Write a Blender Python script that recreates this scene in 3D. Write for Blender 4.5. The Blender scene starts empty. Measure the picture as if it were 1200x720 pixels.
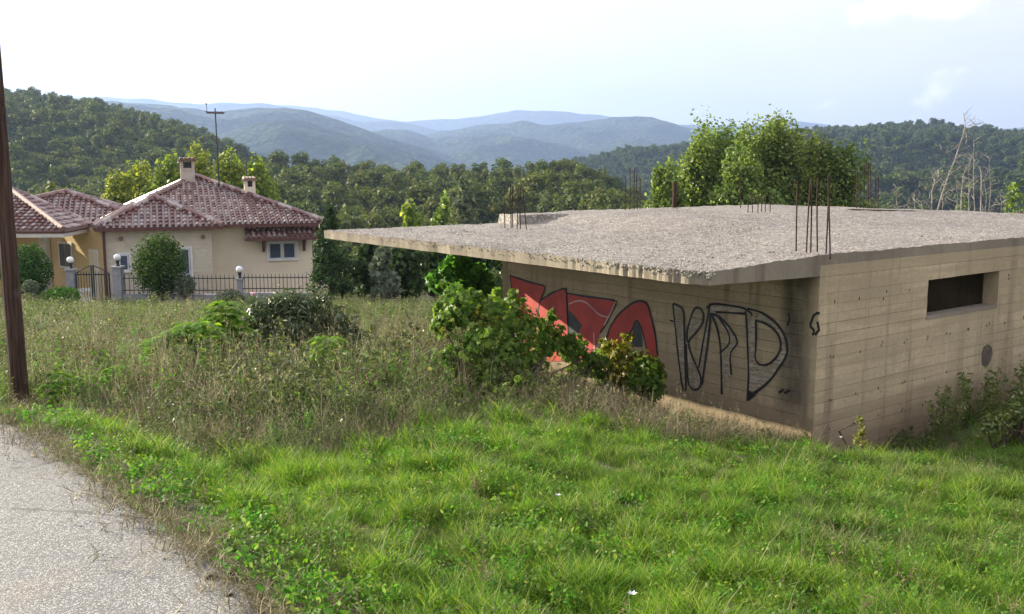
import bpy, math, random
import numpy as np
from mathutils import Vector, Matrix, Euler
from mathutils import noise as mn

random.seed(7); RG = np.random.default_rng(7)
sc = bpy.context.scene
R = math.radians
PI = math.pi

# ------------------------------------------------------------------ camera, sky, sun, exposure
F = 1110.0; PITCH = math.atan(160.0 / F); EYE = 1.6
cam = bpy.data.cameras.new('camera'); co = bpy.data.objects.new('camera', cam)
sc.collection.objects.link(co); co.location = (0, 0, EYE); co.rotation_euler = (PI / 2 - PITCH, 0, 0)
cam.sensor_width = 36; cam.lens = 36 * F / 1200; cam.clip_end = 80000; cam.clip_start = 0.05
sc.camera = co

SUN_DIR = Vector((-0.893, 0.450, 0)).normalized(); SUN_EL = R(19.2)
SUN_AZ = math.atan2(SUN_DIR.x, SUN_DIR.y)          # from +Y, clockwise
w = bpy.data.worlds.new('World'); sc.world = w; w.use_nodes = True
wn = w.node_tree.nodes; wl = w.node_tree.links; wn.clear()
sky = wn.new('ShaderNodeTexSky'); sky.sky_type = 'NISHITA'; sky.sun_disc = False
sky.sun_elevation = SUN_EL; sky.sun_rotation = SUN_AZ
sky.air_density = 1.0; sky.dust_density = 2.0; sky.ozone_density = 1.0; sky.altitude = 500
bg = wn.new('ShaderNodeBackground'); bg.inputs[1].default_value = 0.060
wo = wn.new('ShaderNodeOutputWorld')
tc = wn.new('ShaderNodeTexCoord')
def wmath(op, a, b=None):
    n = wn.new('ShaderNodeMath'); n.operation = op
    for i, x in enumerate((a, b)):
        if x is None: continue
        if isinstance(x, (int, float)): n.inputs[i].default_value = x
        else: wl.new(x, n.inputs[i])
    return n.outputs[0]
def wramp(x, lo, hi):
    n = wn.new('ShaderNodeMapRange'); n.clamp = True; n.interpolation_type = 'SMOOTHSTEP'
    wl.new(x, n.inputs[0]); n.inputs[1].default_value = lo; n.inputs[2].default_value = hi
    return n.outputs[0]
def ray(u, v):
    x = (u - 600) / F; y = -(v - 360) / F
    cp, sp = math.cos(PITCH), math.sin(PITCH)
    return Vector((x, cp + y * sp, -sp + y * cp))
# thin high veil over the whole sky plus one small cumulus in the east and a cirrus streak
nz = wn.new('ShaderNodeTexNoise'); nz.inputs['Scale'].default_value = 2.2; nz.inputs['Detail'].default_value = 6
mp = wn.new('ShaderNodeMapping'); mp.inputs['Scale'].default_value = (1, 1, 3.5)
wl.new(tc.outputs['Generated'], mp.inputs[0]); wl.new(mp.outputs[0], nz.inputs['Vector'])
def cloud(u, v, su, sv, scale, lo, hi, tilt=0.0):
    d = ray(u, v).normalized()
    right = Vector((d.y, -d.x, 0)).normalized(); up = right.cross(d).normalized()
    r2 = right * math.cos(tilt) + up * math.sin(tilt); u2 = up * math.cos(tilt) - right * math.sin(tilt)
    def dot(vec, s):
        n = wn.new('ShaderNodeVectorMath'); n.operation = 'DOT_PRODUCT'
        wl.new(tc.outputs['Generated'], n.inputs[0]); n.inputs[1].default_value = tuple(vec)
        return n.outputs['Value']
    a = wmath('DIVIDE', dot(r2, 1), su / F); b = wmath('DIVIDE', dot(u2, 1), sv / F)
    c = wmath('SUBTRACT', 1.0, dot(d, 1))
    rr = wmath('SQRT', wmath('ADD', wmath('MULTIPLY', a, a), wmath('MULTIPLY', b, b)))
    front = wmath('LESS_THAN', c, 0.3)
    n = wn.new('ShaderNodeTexNoise'); n.inputs['Scale'].default_value = scale; n.inputs['Detail'].default_value = 8
    wl.new(tc.outputs['Generated'], n.inputs['Vector'])
    q = wmath('ADD', wmath('SUBTRACT', 1.0, rr), wmath('MULTIPLY', wmath('SUBTRACT', n.outputs['Fac'], 0.5), 2.6))
    return wmath('MULTIPLY', wramp(q, lo, hi), front)
c1 = cloud(1094, 110, 40, 17, 85, 0.0, 1.3, 0.75)
c2 = cloud(1090, 5, 110, 22, 30, -0.1, 1.2, 0.05)
c3 = cloud(966, 124, 20, 6, 70, 0.0, 1.4, 0.3)
veil = wmath('MULTIPLY', wramp(nz.outputs['Fac'], 0.3, 0.8), 0.30)
veil = wmath('ADD', veil, 0.66)
mask = wmath('MAXIMUM', wmath('MULTIPLY', c1, 0.55), wmath('MAXIMUM', wmath('MULTIPLY', c2, 0.7), wmath('MULTIPLY', c3, 0.5)))
mx = wn.new('ShaderNodeMix'); mx.data_type = 'RGBA'
wl.new(veil, mx.inputs[0]); wl.new(sky.outputs[0], mx.inputs[6]); mx.inputs[7].default_value = (8.25, 7.92, 8.35, 1)
mx2 = wn.new('ShaderNodeMix'); mx2.data_type = 'RGBA'
wl.new(mask, mx2.inputs[0]); wl.new(mx.outputs[2], mx2.inputs[6]); mx2.inputs[7].default_value = (14, 13.2, 13.2, 1)
wl.new(mx2.outputs[2], bg.inputs[0]); wl.new(bg.outputs[0], wo.inputs[0])

sl = bpy.data.lights.new('sun', 'SUN'); so = bpy.data.objects.new('sun', sl); sc.collection.objects.link(so)
sl.energy = 5.0; sl.angle = R(0.5); sl.color = (1.0, 0.91, 0.72)
sv_ = Vector((SUN_DIR.x * math.cos(SUN_EL), SUN_DIR.y * math.cos(SUN_EL), math.sin(SUN_EL)))
so.rotation_euler = sv_.to_track_quat('Z', 'Y').to_euler(); so.location = (-20, 10, 30)
sc.view_settings.view_transform = 'Standard'; sc.view_settings.look = 'None'
sc.view_settings.exposure = 1.52; sc.view_settings.gamma = 1
sc.render.engine = 'CYCLES'
sc.cycles.max_bounces = 8; sc.cycles.diffuse_bounces = 3; sc.cycles.glossy_bounces = 2
sc.cycles.transmission_bounces = 4; sc.cycles.transparent_max_bounces = 12; sc.cycles.volume_bounces = 0
sc.cycles.use_denoising = True

# ------------------------------------------------------------------ helpers
def at(u, v, Y):
    r = ray(u, v); t = Y / r.y
    return Vector((r.x * t, Y, EYE + r.z * t))
def nrm(v): return v / (np.linalg.norm(v, axis=-1, keepdims=True) + 1e-9)
def link(o, parent=None):
    sc.collection.objects.link(o)
    if parent: o.parent = parent
    return o
def tag(o, label=None, cat=None, group=None, kind=None):
    if label: o['label'] = label
    if cat: o['category'] = cat
    if group: o['group'] = group
    if kind: o['kind'] = kind
    return o
def thing(name, label, cat, loc=(0, 0, 0), rz=0, group=None):
    o = bpy.data.objects.new(name, None); o.empty_display_size = 0.2
    link(o); o.location = loc; o.rotation_euler = (0, 0, rz)
    return tag(o, label, cat, group)
def mesh_np(name, V, Fc, m, smooth=False):
    """Fc: int array (n,3) or (n,4), or a list of faces."""
    me = bpy.data.meshes.new(name)
    V = np.asarray(V, dtype=np.float32)
    if isinstance(Fc, np.ndarray):
        n, k = Fc.shape
        me.vertices.add(len(V)); me.vertices.foreach_set('co', V.ravel())
        me.loops.add(n * k); me.loops.foreach_set('vertex_index', Fc.astype(np.int32).ravel())
        me.polygons.add(n); me.polygons.foreach_set('loop_start', np.arange(0, n * k, k, dtype=np.int32))
        me.polygons.foreach_set('loop_total', np.full(n, k, dtype=np.int32))
        if smooth: me.polygons.foreach_set('use_smooth', np.ones(n, dtype=bool))
        me.update(calc_edges=True)
    else:
        me.from_pydata([tuple(map(float, v)) for v in V], [], Fc); me.update()
        if smooth:
            for p in me.polygons: p.use_smooth = True
    if m is not None:
        for q in (m if isinstance(m, (list, tuple)) else [m]): me.materials.append(q)
    return me
def put(name, me, parent=None, loc=None):
    o = bpy.data.objects.new(name, me); link(o, parent)
    if loc is not None: o.location = loc
    return o
class MB:
    def __init__(s): s.v = []; s.f = []
    def add(s, vs, fs):
        b = len(s.v); s.v += [tuple(x) for x in vs]; s.f += [tuple(i + b for i in f) for f in fs]; return s
    def box(s, x0, x1, y0, y1, z0, z1):
        return s.add([(x0,y0,z0),(x1,y0,z0),(x1,y1,z0),(x0,y1,z0),(x0,y0,z1),(x1,y0,z1),(x1,y1,z1),(x0,y1,z1)],
                     [(3,2,1,0),(4,5,6,7),(0,1,5,4),(1,2,6,5),(2,3,7,6),(3,0,4,7)])
    def tube(s, pts, rads, n=6, cap=True):
        pts = [Vector(p) for p in pts]
        if not hasattr(rads, '__len__'): rads = [rads] * len(pts)
        b = len(s.v); prev = None
        for i, p in enumerate(pts):
            d = (pts[min(i + 1, len(pts) - 1)] - pts[max(i - 1, 0)]).normalized()
            if prev is None:
                a = Vector((0, 0, 1)) if abs(d.z) < .9 else Vector((1, 0, 0)); x = d.cross(a).normalized()
            else: x = (prev - d * prev.dot(d)).normalized()
            prev = x; y = d.cross(x)
            for k in range(n):
                t = 2 * PI * k / n; s.v.append(tuple(p + (x * math.cos(t) + y * math.sin(t)) * rads[i]))
        for i in range(len(pts) - 1):
            for k in range(n):
                k2 = (k + 1) % n
                s.f.append((b + i * n + k, b + i * n + k2, b + (i + 1) * n + k2, b + (i + 1) * n + k))
        if cap:
            s.f.append(tuple(b + k for k in range(n))[::-1]); e = b + (len(pts) - 1) * n
            s.f.append(tuple(e + k for k in range(n)))
        return s
    def lathe(s, prof, c=(0, 0, 0), n=12):
        b = len(s.v)
        for r, z in prof:
            for k in range(n):
                t = 2 * PI * k / n; s.v.append((c[0] + r * math.cos(t), c[1] + r * math.sin(t), c[2] + z))
        for i in range(len(prof) - 1):
            for k in range(n):
                k2 = (k + 1) % n
                s.f.append((b + i * n + k, b + i * n + k2, b + (i + 1) * n + k2, b + (i + 1) * n + k))
        return s
    def poly(s, pts, h=None):
        """extrude polygon pts downwards along vector h"""
        n = len(pts); pts = [Vector(p) for p in pts]
        if h is None: return s.add(pts, [tuple(range(n))])
        h = Vector(h); q = [p + h for p in pts]
        return s.add(pts + q, [tuple(range(n)), tuple(range(2 * n - 1, n - 1, -1))] +
                     [(i, n + i, n + (i + 1) % n, (i + 1) % n) for i in range(n)])
    def build(s, name, m, parent=None, smooth=False, loc=None):
        return put(name, mesh_np(name, np.array(s.v), s.f, m, smooth), parent, loc)

# ------------------------------------------------------------------ materials
def new_mat(name):
    m = bpy.data.materials.new(name); m.use_nodes = True
    nt = m.node_tree; nt.nodes.clear(); out = nt.nodes.new('ShaderNodeOutputMaterial')
    return m, nt, out
class N:
    def __init__(s, nt): s.nt = nt
    def __call__(s, typ, **kw):
        n = s.nt.nodes.new(typ)
        for k, v in kw.items(): setattr(n, k, v)
        return n
    def val(s, sock, x):
        if x is None: return
        if hasattr(x, 'is_output') or isinstance(x, bpy.types.NodeSocket): s.nt.links.new(x, sock)
        elif isinstance(x, (tuple, list)) and len(x) == 3 and sock.type == 'RGBA': sock.default_value = (*x, 1)
        else: sock.default_value = x
    def math(s, op, a, b=None, clamp=False):
        n = s('ShaderNodeMath', operation=op, use_clamp=clamp); s.val(n.inputs[0], a); s.val(n.inputs[1], b); return n.outputs[0]
    def mix(s, f, a, b, typ='MIX'):
        n = s('ShaderNodeMix', data_type='RGBA', blend_type=typ); s.val(n.inputs[0], f); s.val(n.inputs[6], a); s.val(n.inputs[7], b); return n.outputs[2]
    def ramp(s, x, lo, hi, a=0.0, b=1.0):
        n = s('ShaderNodeMapRange', clamp=True, interpolation_type='SMOOTHSTEP'); s.val(n.inputs[0], x)
        for i, q in enumerate((lo, hi, a, b)): n.inputs[i + 1].default_value = q
        return n.outputs[0]
    def noise(s, vec, scale, detail=4, rough=.55, sc3=None):
        if sc3:
            mp = s('ShaderNodeMapping'); s.val(mp.inputs[0], vec); mp.inputs['Scale'].default_value = sc3; vec = mp.outputs[0]
        n = s('ShaderNodeTexNoise'); s.val(n.inputs['Vector'], vec); n.inputs['Scale'].default_value = scale
        n.inputs['Detail'].default_value = detail; n.inputs['Roughness'].default_value = rough
        return n.outputs['Fac']
    def voro(s, vec, scale, out='Distance', feature='F1'):
        n = s('ShaderNodeTexVoronoi', feature=feature); s.val(n.inputs['Vector'], vec); n.inputs['Scale'].default_value = scale
        return n.outputs[out]
    def bump(s, h, strength=.3, dist=.02):
        n = s('ShaderNodeBump'); s.val(n.inputs['Height'], h); n.inputs['Strength'].default_value = strength
        n.inputs['Distance'].default_value = dist; return n.outputs[0]
def pos(g): return g('ShaderNodeNewGeometry').outputs['Position']
def mat(name, c1, c2=None, scale=5, rough=.8, bump=.2, bscale=None, spec=.3, metal=0, dist=.01):
    m, nt, out = new_mat(name); g = N(nt); p = pos(g)
    b = g('ShaderNodeBsdfPrincipled'); nt.links.new(b.outputs[0], out.inputs[0])
    f = g.noise(p, scale, 5)
    g.val(b.inputs['Base Color'], g.mix(g.ramp(f, .3, .7), c1, c2 if c2 else tuple(x * .7 for x in c1)))
    b.inputs['Roughness'].default_value = rough; b.inputs['Metallic'].default_value = metal
    b.inputs['Specular IOR Level'].default_value = spec
    if bump: g.val(b.inputs['Normal'], g.bump(g.noise(p, bscale or scale * 6, 4), bump, dist))
    return m
def leaf_mat(name, ca, cb, cc=None, trans=.4, rough=.45, spec=.35, island=True, tint=(1.3, 1.3, .75), patch=0):
    """foliage: colour by plant and by leaf, with light passing through"""
    m, nt, out = new_mat(name); g = N(nt)
    oi = g('ShaderNodeObjectInfo').outputs['Random']; ri = g('ShaderNodeNewGeometry').outputs['Random Per Island']
    p = pos(g)
    c = g.mix(g.ramp(g.noise(p, 1.3, 3), .35, .65), ca, cb)
    c = g.mix(g.math('MULTIPLY', oi, .85), c, cb)
    if patch:
        c = g.mix(g.math('MULTIPLY', g.ramp(g.noise(p, patch, 3), .35, .65), .75), c, tuple(x * k for x, k in zip(cb, (1.35, 1.25, 1.0))))
    if cc is not None: c = g.mix(g.ramp(ri if island else oi, .72, .95), c, cc)
    hsv = g('ShaderNodeHueSaturation'); g.val(hsv.inputs['Color'], c)
    g.val(hsv.inputs['Value'], g.math('ADD', g.math('MULTIPLY', ri, .7), .65))
    g.val(hsv.inputs['Hue'], g.math('ADD', g.math('MULTIPLY', oi, .03), .485))
    c = hsv.outputs[0]
    b = g('ShaderNodeBsdfPrincipled'); g.val(b.inputs['Base Color'], c); b.inputs['Roughness'].default_value = rough
    b.inputs['Specular IOR Level'].default_value = spec
    t = g('ShaderNodeBsdfTranslucent'); tcx = g.mix(1.0, c, tint, 'MULTIPLY'); g.val(t.inputs[0], tcx)
    ms = g('ShaderNodeMixShader'); ms.inputs[0].default_value = trans
    nt.links.new(b.outputs[0], ms.inputs[1]); nt.links.new(t.outputs[0], ms.inputs[2]); nt.links.new(ms.outputs[0], out.inputs[0])
    return m

M = {}
M['bark'] = mat('bark', (.12, .09, .065), (.06, .045, .035), 8, .9, .5, 30)
M['pale_bark'] = mat('pale_bark', (.42, .38, .31), (.26, .23, .19), 6, .85, .4, 30)
M['poplar'] = leaf_mat('poplar_leaves', (.10, .155, .028), (.16, .225, .045), (.24, .29, .07), .45)
M['poplar_dark'] = leaf_mat('poplar_leaves_dark', (.08, .135, .025), (.12, .18, .035), (.19, .24, .05), .45)
M['yellow_tree'] = leaf_mat('yellow_green_leaves', (.12, .18, .025), (.19, .25, .035), (.28, .30, .05), .5)
M['oak'] = leaf_mat('oak_leaves', (.038, .070, .014), (.092, .125, .022), (.11, .12, .022), .3, .6, .2, patch=.028)
M['oak_yellow'] = leaf_mat('oak_leaves_turning', (.10, .12, .02), (.14, .15, .025), (.17, .16, .03), .3, .6, .2)
M['lawn_dull'] = leaf_mat('dull_grass_blades', (.085, .16, .03), (.135, .21, .04), (.22, .25, .09), .4, .5, .2)
M['oak_far'] = leaf_mat('oak_leaves_far', (.035, .065, .02), (.07, .10, .026), (.10, .115, .03), .25, .7, .1, patch=.012)
M['grey_tree'] = leaf_mat('grey_green_leaves', (.10, .13, .085), (.15, .18, .12), None, .3, .8, .1)
M['hedge'] = leaf_mat('hedge_leaves', (.03, .075, .012), (.05, .11, .018), (.07, .14, .02), .25, .7, .12)
M['conifer'] = leaf_mat('conifer_needles', (.022, .05, .014), (.035, .07, .018), (.05, .09, .02), .2, .6, .2)
M['dark_tree'] = leaf_mat('dark_leaves', (.03, .06, .015), (.045, .085, .02), (.07, .12, .03), .3)
M['vine'] = leaf_mat('vine_leaves', (.08, .165, .022), (.145, .25, .035), (.22, .29, .06), .45, .5, .3)
M['vine_yellow'] = leaf_mat('yellowing_leaves', (.12, .16, .02), (.22, .22, .025), (.33, .27, .04), .4, .4, .4)
M['fig'] = leaf_mat('fig_leaves', (.09, .22, .03), (.13, .28, .04), (.16, .32, .06), .5)
M['sapling'] = leaf_mat('sapling_leaves', (.10, .24, .018), (.16, .30, .02), (.22, .32, .03), .5)
M['rust'] = leaf_mat('rusty_leaves', (.16, .06, .02), (.22, .10, .03), (.25, .16, .03), .35)
M['oleander'] = leaf_mat('oleander_leaves', (.05, .08, .03), (.085, .115, .045), (.19, .21, .12), .25, .35, .5)
M['lawn'] = leaf_mat('lawn_blades', (.042, .135, .010), (.13, .275, .016), (.22, .28, .045), .5, .45, .3)
M['weed'] = leaf_mat('weed_leaves', (.065, .19, .02), (.11, .26, .03), (.16, .22, .06), .45, .6, .15)
M['field'] = leaf_mat('field_grass', (.085, .145, .028), (.14, .185, .045), (.23, .235, .10), .35)
M['olive'] = leaf_mat('olive_weed_leaves', (.07, .10, .03), (.10, .135, .045), (.16, .17, .08), .35, .6, .2)
M['dry'] = leaf_mat('dry_grass', (.34, .30, .175), (.25, .215, .125), (.45, .41, .27), .3, .6, .2, tint=(1, 1, 1))
M['brown'] = leaf_mat('brown_weeds', (.16, .13, .075), (.20, .155, .09), (.28, .2, .14), .25, .7, .2, tint=(1, 1, 1))
M['white_flower'] = mat('white_petals', (.8, .78, .8), (.7, .68, .72), 20, .7, 0)
M['pink_flower'] = mat('pink_petals', (.7, .35, .42), (.6, .3, .35), 20, .7, 0)

def concrete(name, base, dark, boards=True):
    m, nt, out = new_mat(name); g = N(nt); p = pos(g)
    b = g('ShaderNodeBsdfPrincipled'); nt.links.new(b.outputs[0], out.inputs[0]); b.inputs['Roughness'].default_value = .88
    b.inputs['Specular IOR Level'].default_value = .2
    big = g.noise(p, .9, 6, .6); fine = g.noise(p, 22, 5, .65)
    c = g.mix(g.ramp(big, .32, .68), base, tuple(x * .78 for x in base))
    c = g.mix(g.math('MULTIPLY', g.ramp(fine, .35, .75), .35), c, dark)
    # rain streaks running down the wall
    st = g.noise(p, 1.0, 5, .6, (3.2, 3.2, .22))
    c = g.mix(g.math('MULTIPLY', g.ramp(st, .5, .7), .7), c, dark)
    st2 = g.noise(p, 1.0, 4, .6, (9, 9, .5))
    c = g.mix(g.math('MULTIPLY', g.ramp(st2, .6, .8), .35), c, tuple(x * 1.25 for x in base))
    if boards:
        oi = g('ShaderNodeObjectInfo').outputs['Random']
        c = g.mix(g.math('MULTIPLY', g.ramp(oi, .3, 1.0), .36), c, tuple(x * .55 for x in base))
        bd = g.noise(p, 1.0, 2, .5, (.5, .5, 7.2))
        c = g.mix(g.math('MULTIPLY', g.ramp(bd, .44, .56), .5), c, tuple(x * .62 for x in base))
        sx = g('ShaderNodeSeparateXYZ'); g.val(sx.inputs[0], p)
        soil = g.math('MULTIPLY', g.ramp(g.math('ADD', sx.outputs[2], g.math('MULTIPLY', big, .8)), -1.55, -.75, 1, 0), .6)
        c = g.mix(soil, c, (.15, .095, .06))
    g.val(b.inputs['Base Color'], c)
    hh = g.math('ADD', g.math('MULTIPLY', fine, .6), g.noise(p, 90, 3))
    g.val(b.inputs['Normal'], g.bump(hh, .45, .012))
    return m
M['concrete'] = concrete('board_marked_concrete', (.60, .485, .305), (.19, .15, .10))
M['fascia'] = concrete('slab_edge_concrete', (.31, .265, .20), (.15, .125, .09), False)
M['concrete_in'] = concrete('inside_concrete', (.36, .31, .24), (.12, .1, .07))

def grain_wood():
    m, nt, out = new_mat('weathered_pole_wood'); g = N(nt); p = pos(g)
    b = g('ShaderNodeBsdfPrincipled'); nt.links.new(b.outputs[0], out.inputs[0]); b.inputs['Roughness'].default_value = .85; b.inputs['Specular IOR Level'].default_value = .15
    gr = g.noise(p, 1, 6, .65, (45, 45, 1.6)); c = g.mix(g.ramp(gr, .35, .65), (.035, .02, .015), (.10, .062, .045)); c = g.mix(g.ramp(g.noise(p, 2, 4), .55, .75), c, (.13, .10, .085))
    g.val(b.inputs['Base Color'], c); g.val(b.inputs['Normal'], g.bump(gr, .8, .02)); return m
M['pole_grain'] = grain_wood()
def slab_top():
    m, nt, out = new_mat('rough_gravelly_concrete'); g = N(nt); p = pos(g)
    b = g('ShaderNodeBsdfPrincipled'); nt.links.new(b.outputs[0], out.inputs[0])
    b.inputs['Specular IOR Level'].default_value = .35
    big = g.noise(p, .8, 7, .7); mid = g.noise(p, 5, 5, .7); vo = g.voro(p, 38); vc = g.voro(p, 38, 'Color')
    c = g.mix(g.ramp(big, .3, .7), (.265, .232, .185), (.15, .13, .105))
    c = g.mix(g.ramp(mid, .45, .75), c, (.14, .105, .085))
    sep = g('ShaderNodeSeparateColor'); g.val(sep.inputs[0], vc)
    c = g.mix(g.math('MULTIPLY', g.ramp(sep.outputs[0], .6, .95), .65), c, (.50, .475, .42))
    c = g.mix(g.math('MULTIPLY', g.ramp(sep.outputs[1], .6, .9), .7), c, (.14, .11, .095))
    g.val(b.inputs['Base Color'], c); g.val(b.inputs['Roughness'], g.ramp(sep.outputs[2], 0, 1, .45, .85))
    h = g.math('ADD', g.math('MULTIPLY', vo, -.8), g.math('MULTIPLY', mid, 1.2))
    g.val(b.inputs['Normal'], g.bump(h, .6, .018))
    return m
M['slab'] = slab_top()
M['gravel'] = mat('gravel', (.41, .385, .34), (.17, .155, .13), 9, .6, .2, 40, .4)
M['rebar'] = mat('rusty_rebar', (.065, .036, .027), (.04, .026, .021), 14, .8, .4, 60, .2)
M['wood_pole'] = mat('creosoted_wood', (.065, .037, .026), (.035, .02, .015), 3, .85, .5, 25, .15)
M['dead_wood'] = mat('dead_wood', (.30, .27, .235), (.19, .17, .15), 6, .9, .3, 30, .1)

def asphalt():
    m, nt, out = new_mat('worn_asphalt'); g = N(nt); p = pos(g)
    b = g('ShaderNodeBsdfPrincipled'); nt.links.new(b.outputs[0], out.inputs[0]); b.inputs['Roughness'].default_value = .75
    big = g.noise(p, .6, 5); vo = g.voro(p, 150); vc = g.voro(p, 150, 'Color')
    sep = g('ShaderNodeSeparateColor'); g.val(sep.inputs[0], vc)
    c = g.mix(g.ramp(big, .3, .7), (.205, .197, .183), (.155, .15, .14))
    c = g.mix(g.ramp(sep.outputs[0], .5, .95), c, (.40, .39, .365))
    c = g.mix(g.math('MULTIPLY', g.ramp(sep.outputs[1], .6, .9), .8), c, (.08, .075, .072))
    crk = g.voro(p, .55, 'Distance', 'DISTANCE_TO_EDGE'); crk = g.math('ADD', crk, g.math('MULTIPLY', g.math('SUBTRACT', g.noise(p, 3, 6), .5), .12)); c = g.mix(g.ramp(crk, .0, .006, .6, 0), c, (.06, .055, .05)); pt = g.noise(p, .35, 4, .7); c = g.mix(g.math('MULTIPLY', g.ramp(pt, .5, .6), .55), c, (.125, .115, .11)); d = g.noise(p, .9, 3); c = g.mix(g.math('MULTIPLY', g.ramp(d, .58, .78), .4), c, (.30, .22, .13))
    g.val(b.inputs['Base Color'], c)
    g.val(b.inputs['Normal'], g.bump(g.math('ADD', g.math('MULTIPLY', vo, -1.0), g.math('MULTIPLY', g.noise(p, 40, 4), .5)), .45, .006))
    return m
M['asphalt'] = asphalt()
def soil():
    m, nt, out = new_mat('soil'); g = N(nt); p = pos(g)
    b = g('ShaderNodeBsdfPrincipled'); nt.links.new(b.outputs[0], out.inputs[0]); b.inputs['Roughness'].default_value = .95
    c = g.mix(g.ramp(g.noise(p, .5, 6), .35, .65), (.11, .10, .045), (.15, .115, .07))
    c = g.mix(g.ramp(g.noise(p, 7, 5), .4, .7), c, (.06, .065, .028))
    g.val(b.inputs['Base Color'], c); g.val(b.inputs['Normal'], g.bump(g.noise(p, 14, 6), .8, .05))
    return m
M['soil'] = soil()
def forest_floor(name, c1, c2, c3, s1, s2, bd):
    m, nt, out = new_mat(name); g = N(nt); p = pos(g)
    b = g('ShaderNodeBsdfPrincipled'); nt.links.new(b.outputs[0], out.inputs[0]); b.inputs['Roughness'].default_value = .95
    b.inputs['Specular IOR Level'].default_value = .05
    v = g.voro(p, s1); n1 = g.noise(p, s2, 7, .6)
    c = g.mix(g.ramp(n1, .35, .65), c1, c2); c = g.mix(g.ramp(v, .15, .75), c, c3)
    g.val(b.inputs['Base Color'], c)
    h = g.math('ADD', g.math('MULTIPLY', v, -1.0), g.math('MULTIPLY', g.noise(p, s1 * 2.5, 3), .6))
    g.val(b.inputs['Normal'], g.bump(h, 1.0, bd))
    return m
M['forest_floor'] = forest_floor('forest_floor', (.04, .065, .018), (.06, .075, .025), (.03, .04, .015), .25, .03, 3)
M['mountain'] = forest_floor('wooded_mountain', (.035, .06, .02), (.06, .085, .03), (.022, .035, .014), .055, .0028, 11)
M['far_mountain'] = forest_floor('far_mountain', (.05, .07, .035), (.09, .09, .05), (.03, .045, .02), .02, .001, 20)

# ------------------------------------------------------------------ terrain
def sstep(x, a, b):
    t = np.clip((x - a) / (b - a), 0, 1); return t * t * (3 - 2 * t)
BA = R(37.15); d1 = np.array([math.cos(BA), math.sin(BA)]); d2 = np.array([-d1[1], d1[0]]); BC = np.array([3.694, 11.301])
def waves(x, y, s, seed=0):
    r = np.random.default_rng(seed); o = 0
    for i in range(7):
        a = r.uniform(0, 2 * PI); k = s * (1.7 ** (i * .6)) * r.uniform(.8, 1.2)
        o = o + np.sin((x * math.cos(a) + y * math.sin(a)) * k + r.uniform(0, 6)) / (1 + i * .5)
    return o / 3
YL = np.array([-50, 0, 34, 40, 60, 100, 150, 300, 1000, 30000]); ZL = np.array([-1.6, -1.62, -4.68, -5.3, -10, -18, -24, -34, -42, -42])
YR_ = np.array([-50, 0, 14, 18, 24, 30, 45, 60, 100, 300, 1000, 30000]); ZR = np.array([-1.6, -1.62, -2.88, -3.4, -4.6, -6.2, -10, -13, -20, -34, -42, -42])
def G(x, y):
    """ground height in world z"""
    x = np.asarray(x, float); y = np.asarray(y, float)
    zl = np.interp(y, YL, ZL); zr = np.interp(y, YR_, ZR)
    k = sstep(x / np.maximum(np.abs(y), 6), -.08, .12)
    z = zl * (1 - k) + zr * k - .12 * np.clip(x, 0, 5.5) * sstep(y, 1, 7)
    rx = x - BC[0]; ry = y - BC[1]; a = rx * d1[0] + ry * d1[1]; b = rx * d2[0] + ry * d2[1]
    dx = np.maximum(np.maximum(-a, a - 11), 0); dy = np.maximum(np.maximum(-b, b - 6.6), 0); d = np.hypot(dx, dy)
    z = z - .36 * (1 - sstep(d, .2, 2.3)) * (1 - .75 * sstep(a, .5, 2.5)) - .30 * sstep(b, .5, 2) * (1 - sstep(d, .2, 2.2)) - .22 * sstep(b, .0, .8) * (1 - sstep(d, .1, 1.3)) - .26 * sstep(b, -1.2, .6) * (1 - sstep(b, 5, 8)) * (1 - sstep(d, .8, 3.6))
    road = -1.6 - .045 * y
    e = road_dist(x, y)
    rd = sstep(e, -1.1, -.1) * (1 - sstep(y, 9, 16)) * (1 - sstep(-e + 0, 999, 1000))
    rough = waves(x, y, 2.2, 1) * .055 + waves(x, y, 7, 4) * .02 + waves(x, y, .6, 2) * .07 * sstep(y, 5, 14)
    z = z + rough * (1 - rd)
    z = z * (1 - rd) + (road - .012) * rd
    z = np.where((e < 0) & (e > -.9) & (y < 12), z + .03 * np.sin(np.clip(-e / .9, 0, 1) * PI), z)
    return z + EYE
EDGE_PX = [(318, 722), (290, 692), (262, 668), (240, 650), (205, 622), (175, 606), (150, 590), (128, 570), (100, 550), (80, 533), (50, 516), (20, 500), (0, 492)]
def road_pt(u, v):
    r = ray(u, v); t = -1.6 / (r.z + .045 * r.y); return (r.x * t, r.y * t)
EP = [road_pt(*q) for q in EDGE_PX]
EP = [(1.6, .2), (.6, 1.3), (-.3, 2.45)] + EP + [(-4.6, 7.45), (-6.2, 8.9), (-9, 11.2), (-14, 15)]
EP = np.array(EP)
def road_dist(x, y):
    """signed distance to the road's grassy edge, positive on the road"""
    best = np.full(np.shape(x), 1e9); sg = np.ones(np.shape(x))
    for i in range(len(EP) - 1):
        p, q = EP[i], EP[i + 1]; d = q - p; L = d @ d
        t = np.clip(((x - p[0]) * d[0] + (y - p[1]) * d[1]) / L, 0, 1)
        dx = x - (p[0] + t * d[0]); dy = y - (p[1] + t * d[1]); dd = np.hypot(dx, dy)
        s = np.sign(d[0] * (y - p[1]) - d[1] * (x - p[0]))
        u = dd < best; best = np.where(u, dd, best); sg = np.where(u, s, sg)
    return best * sg
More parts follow.
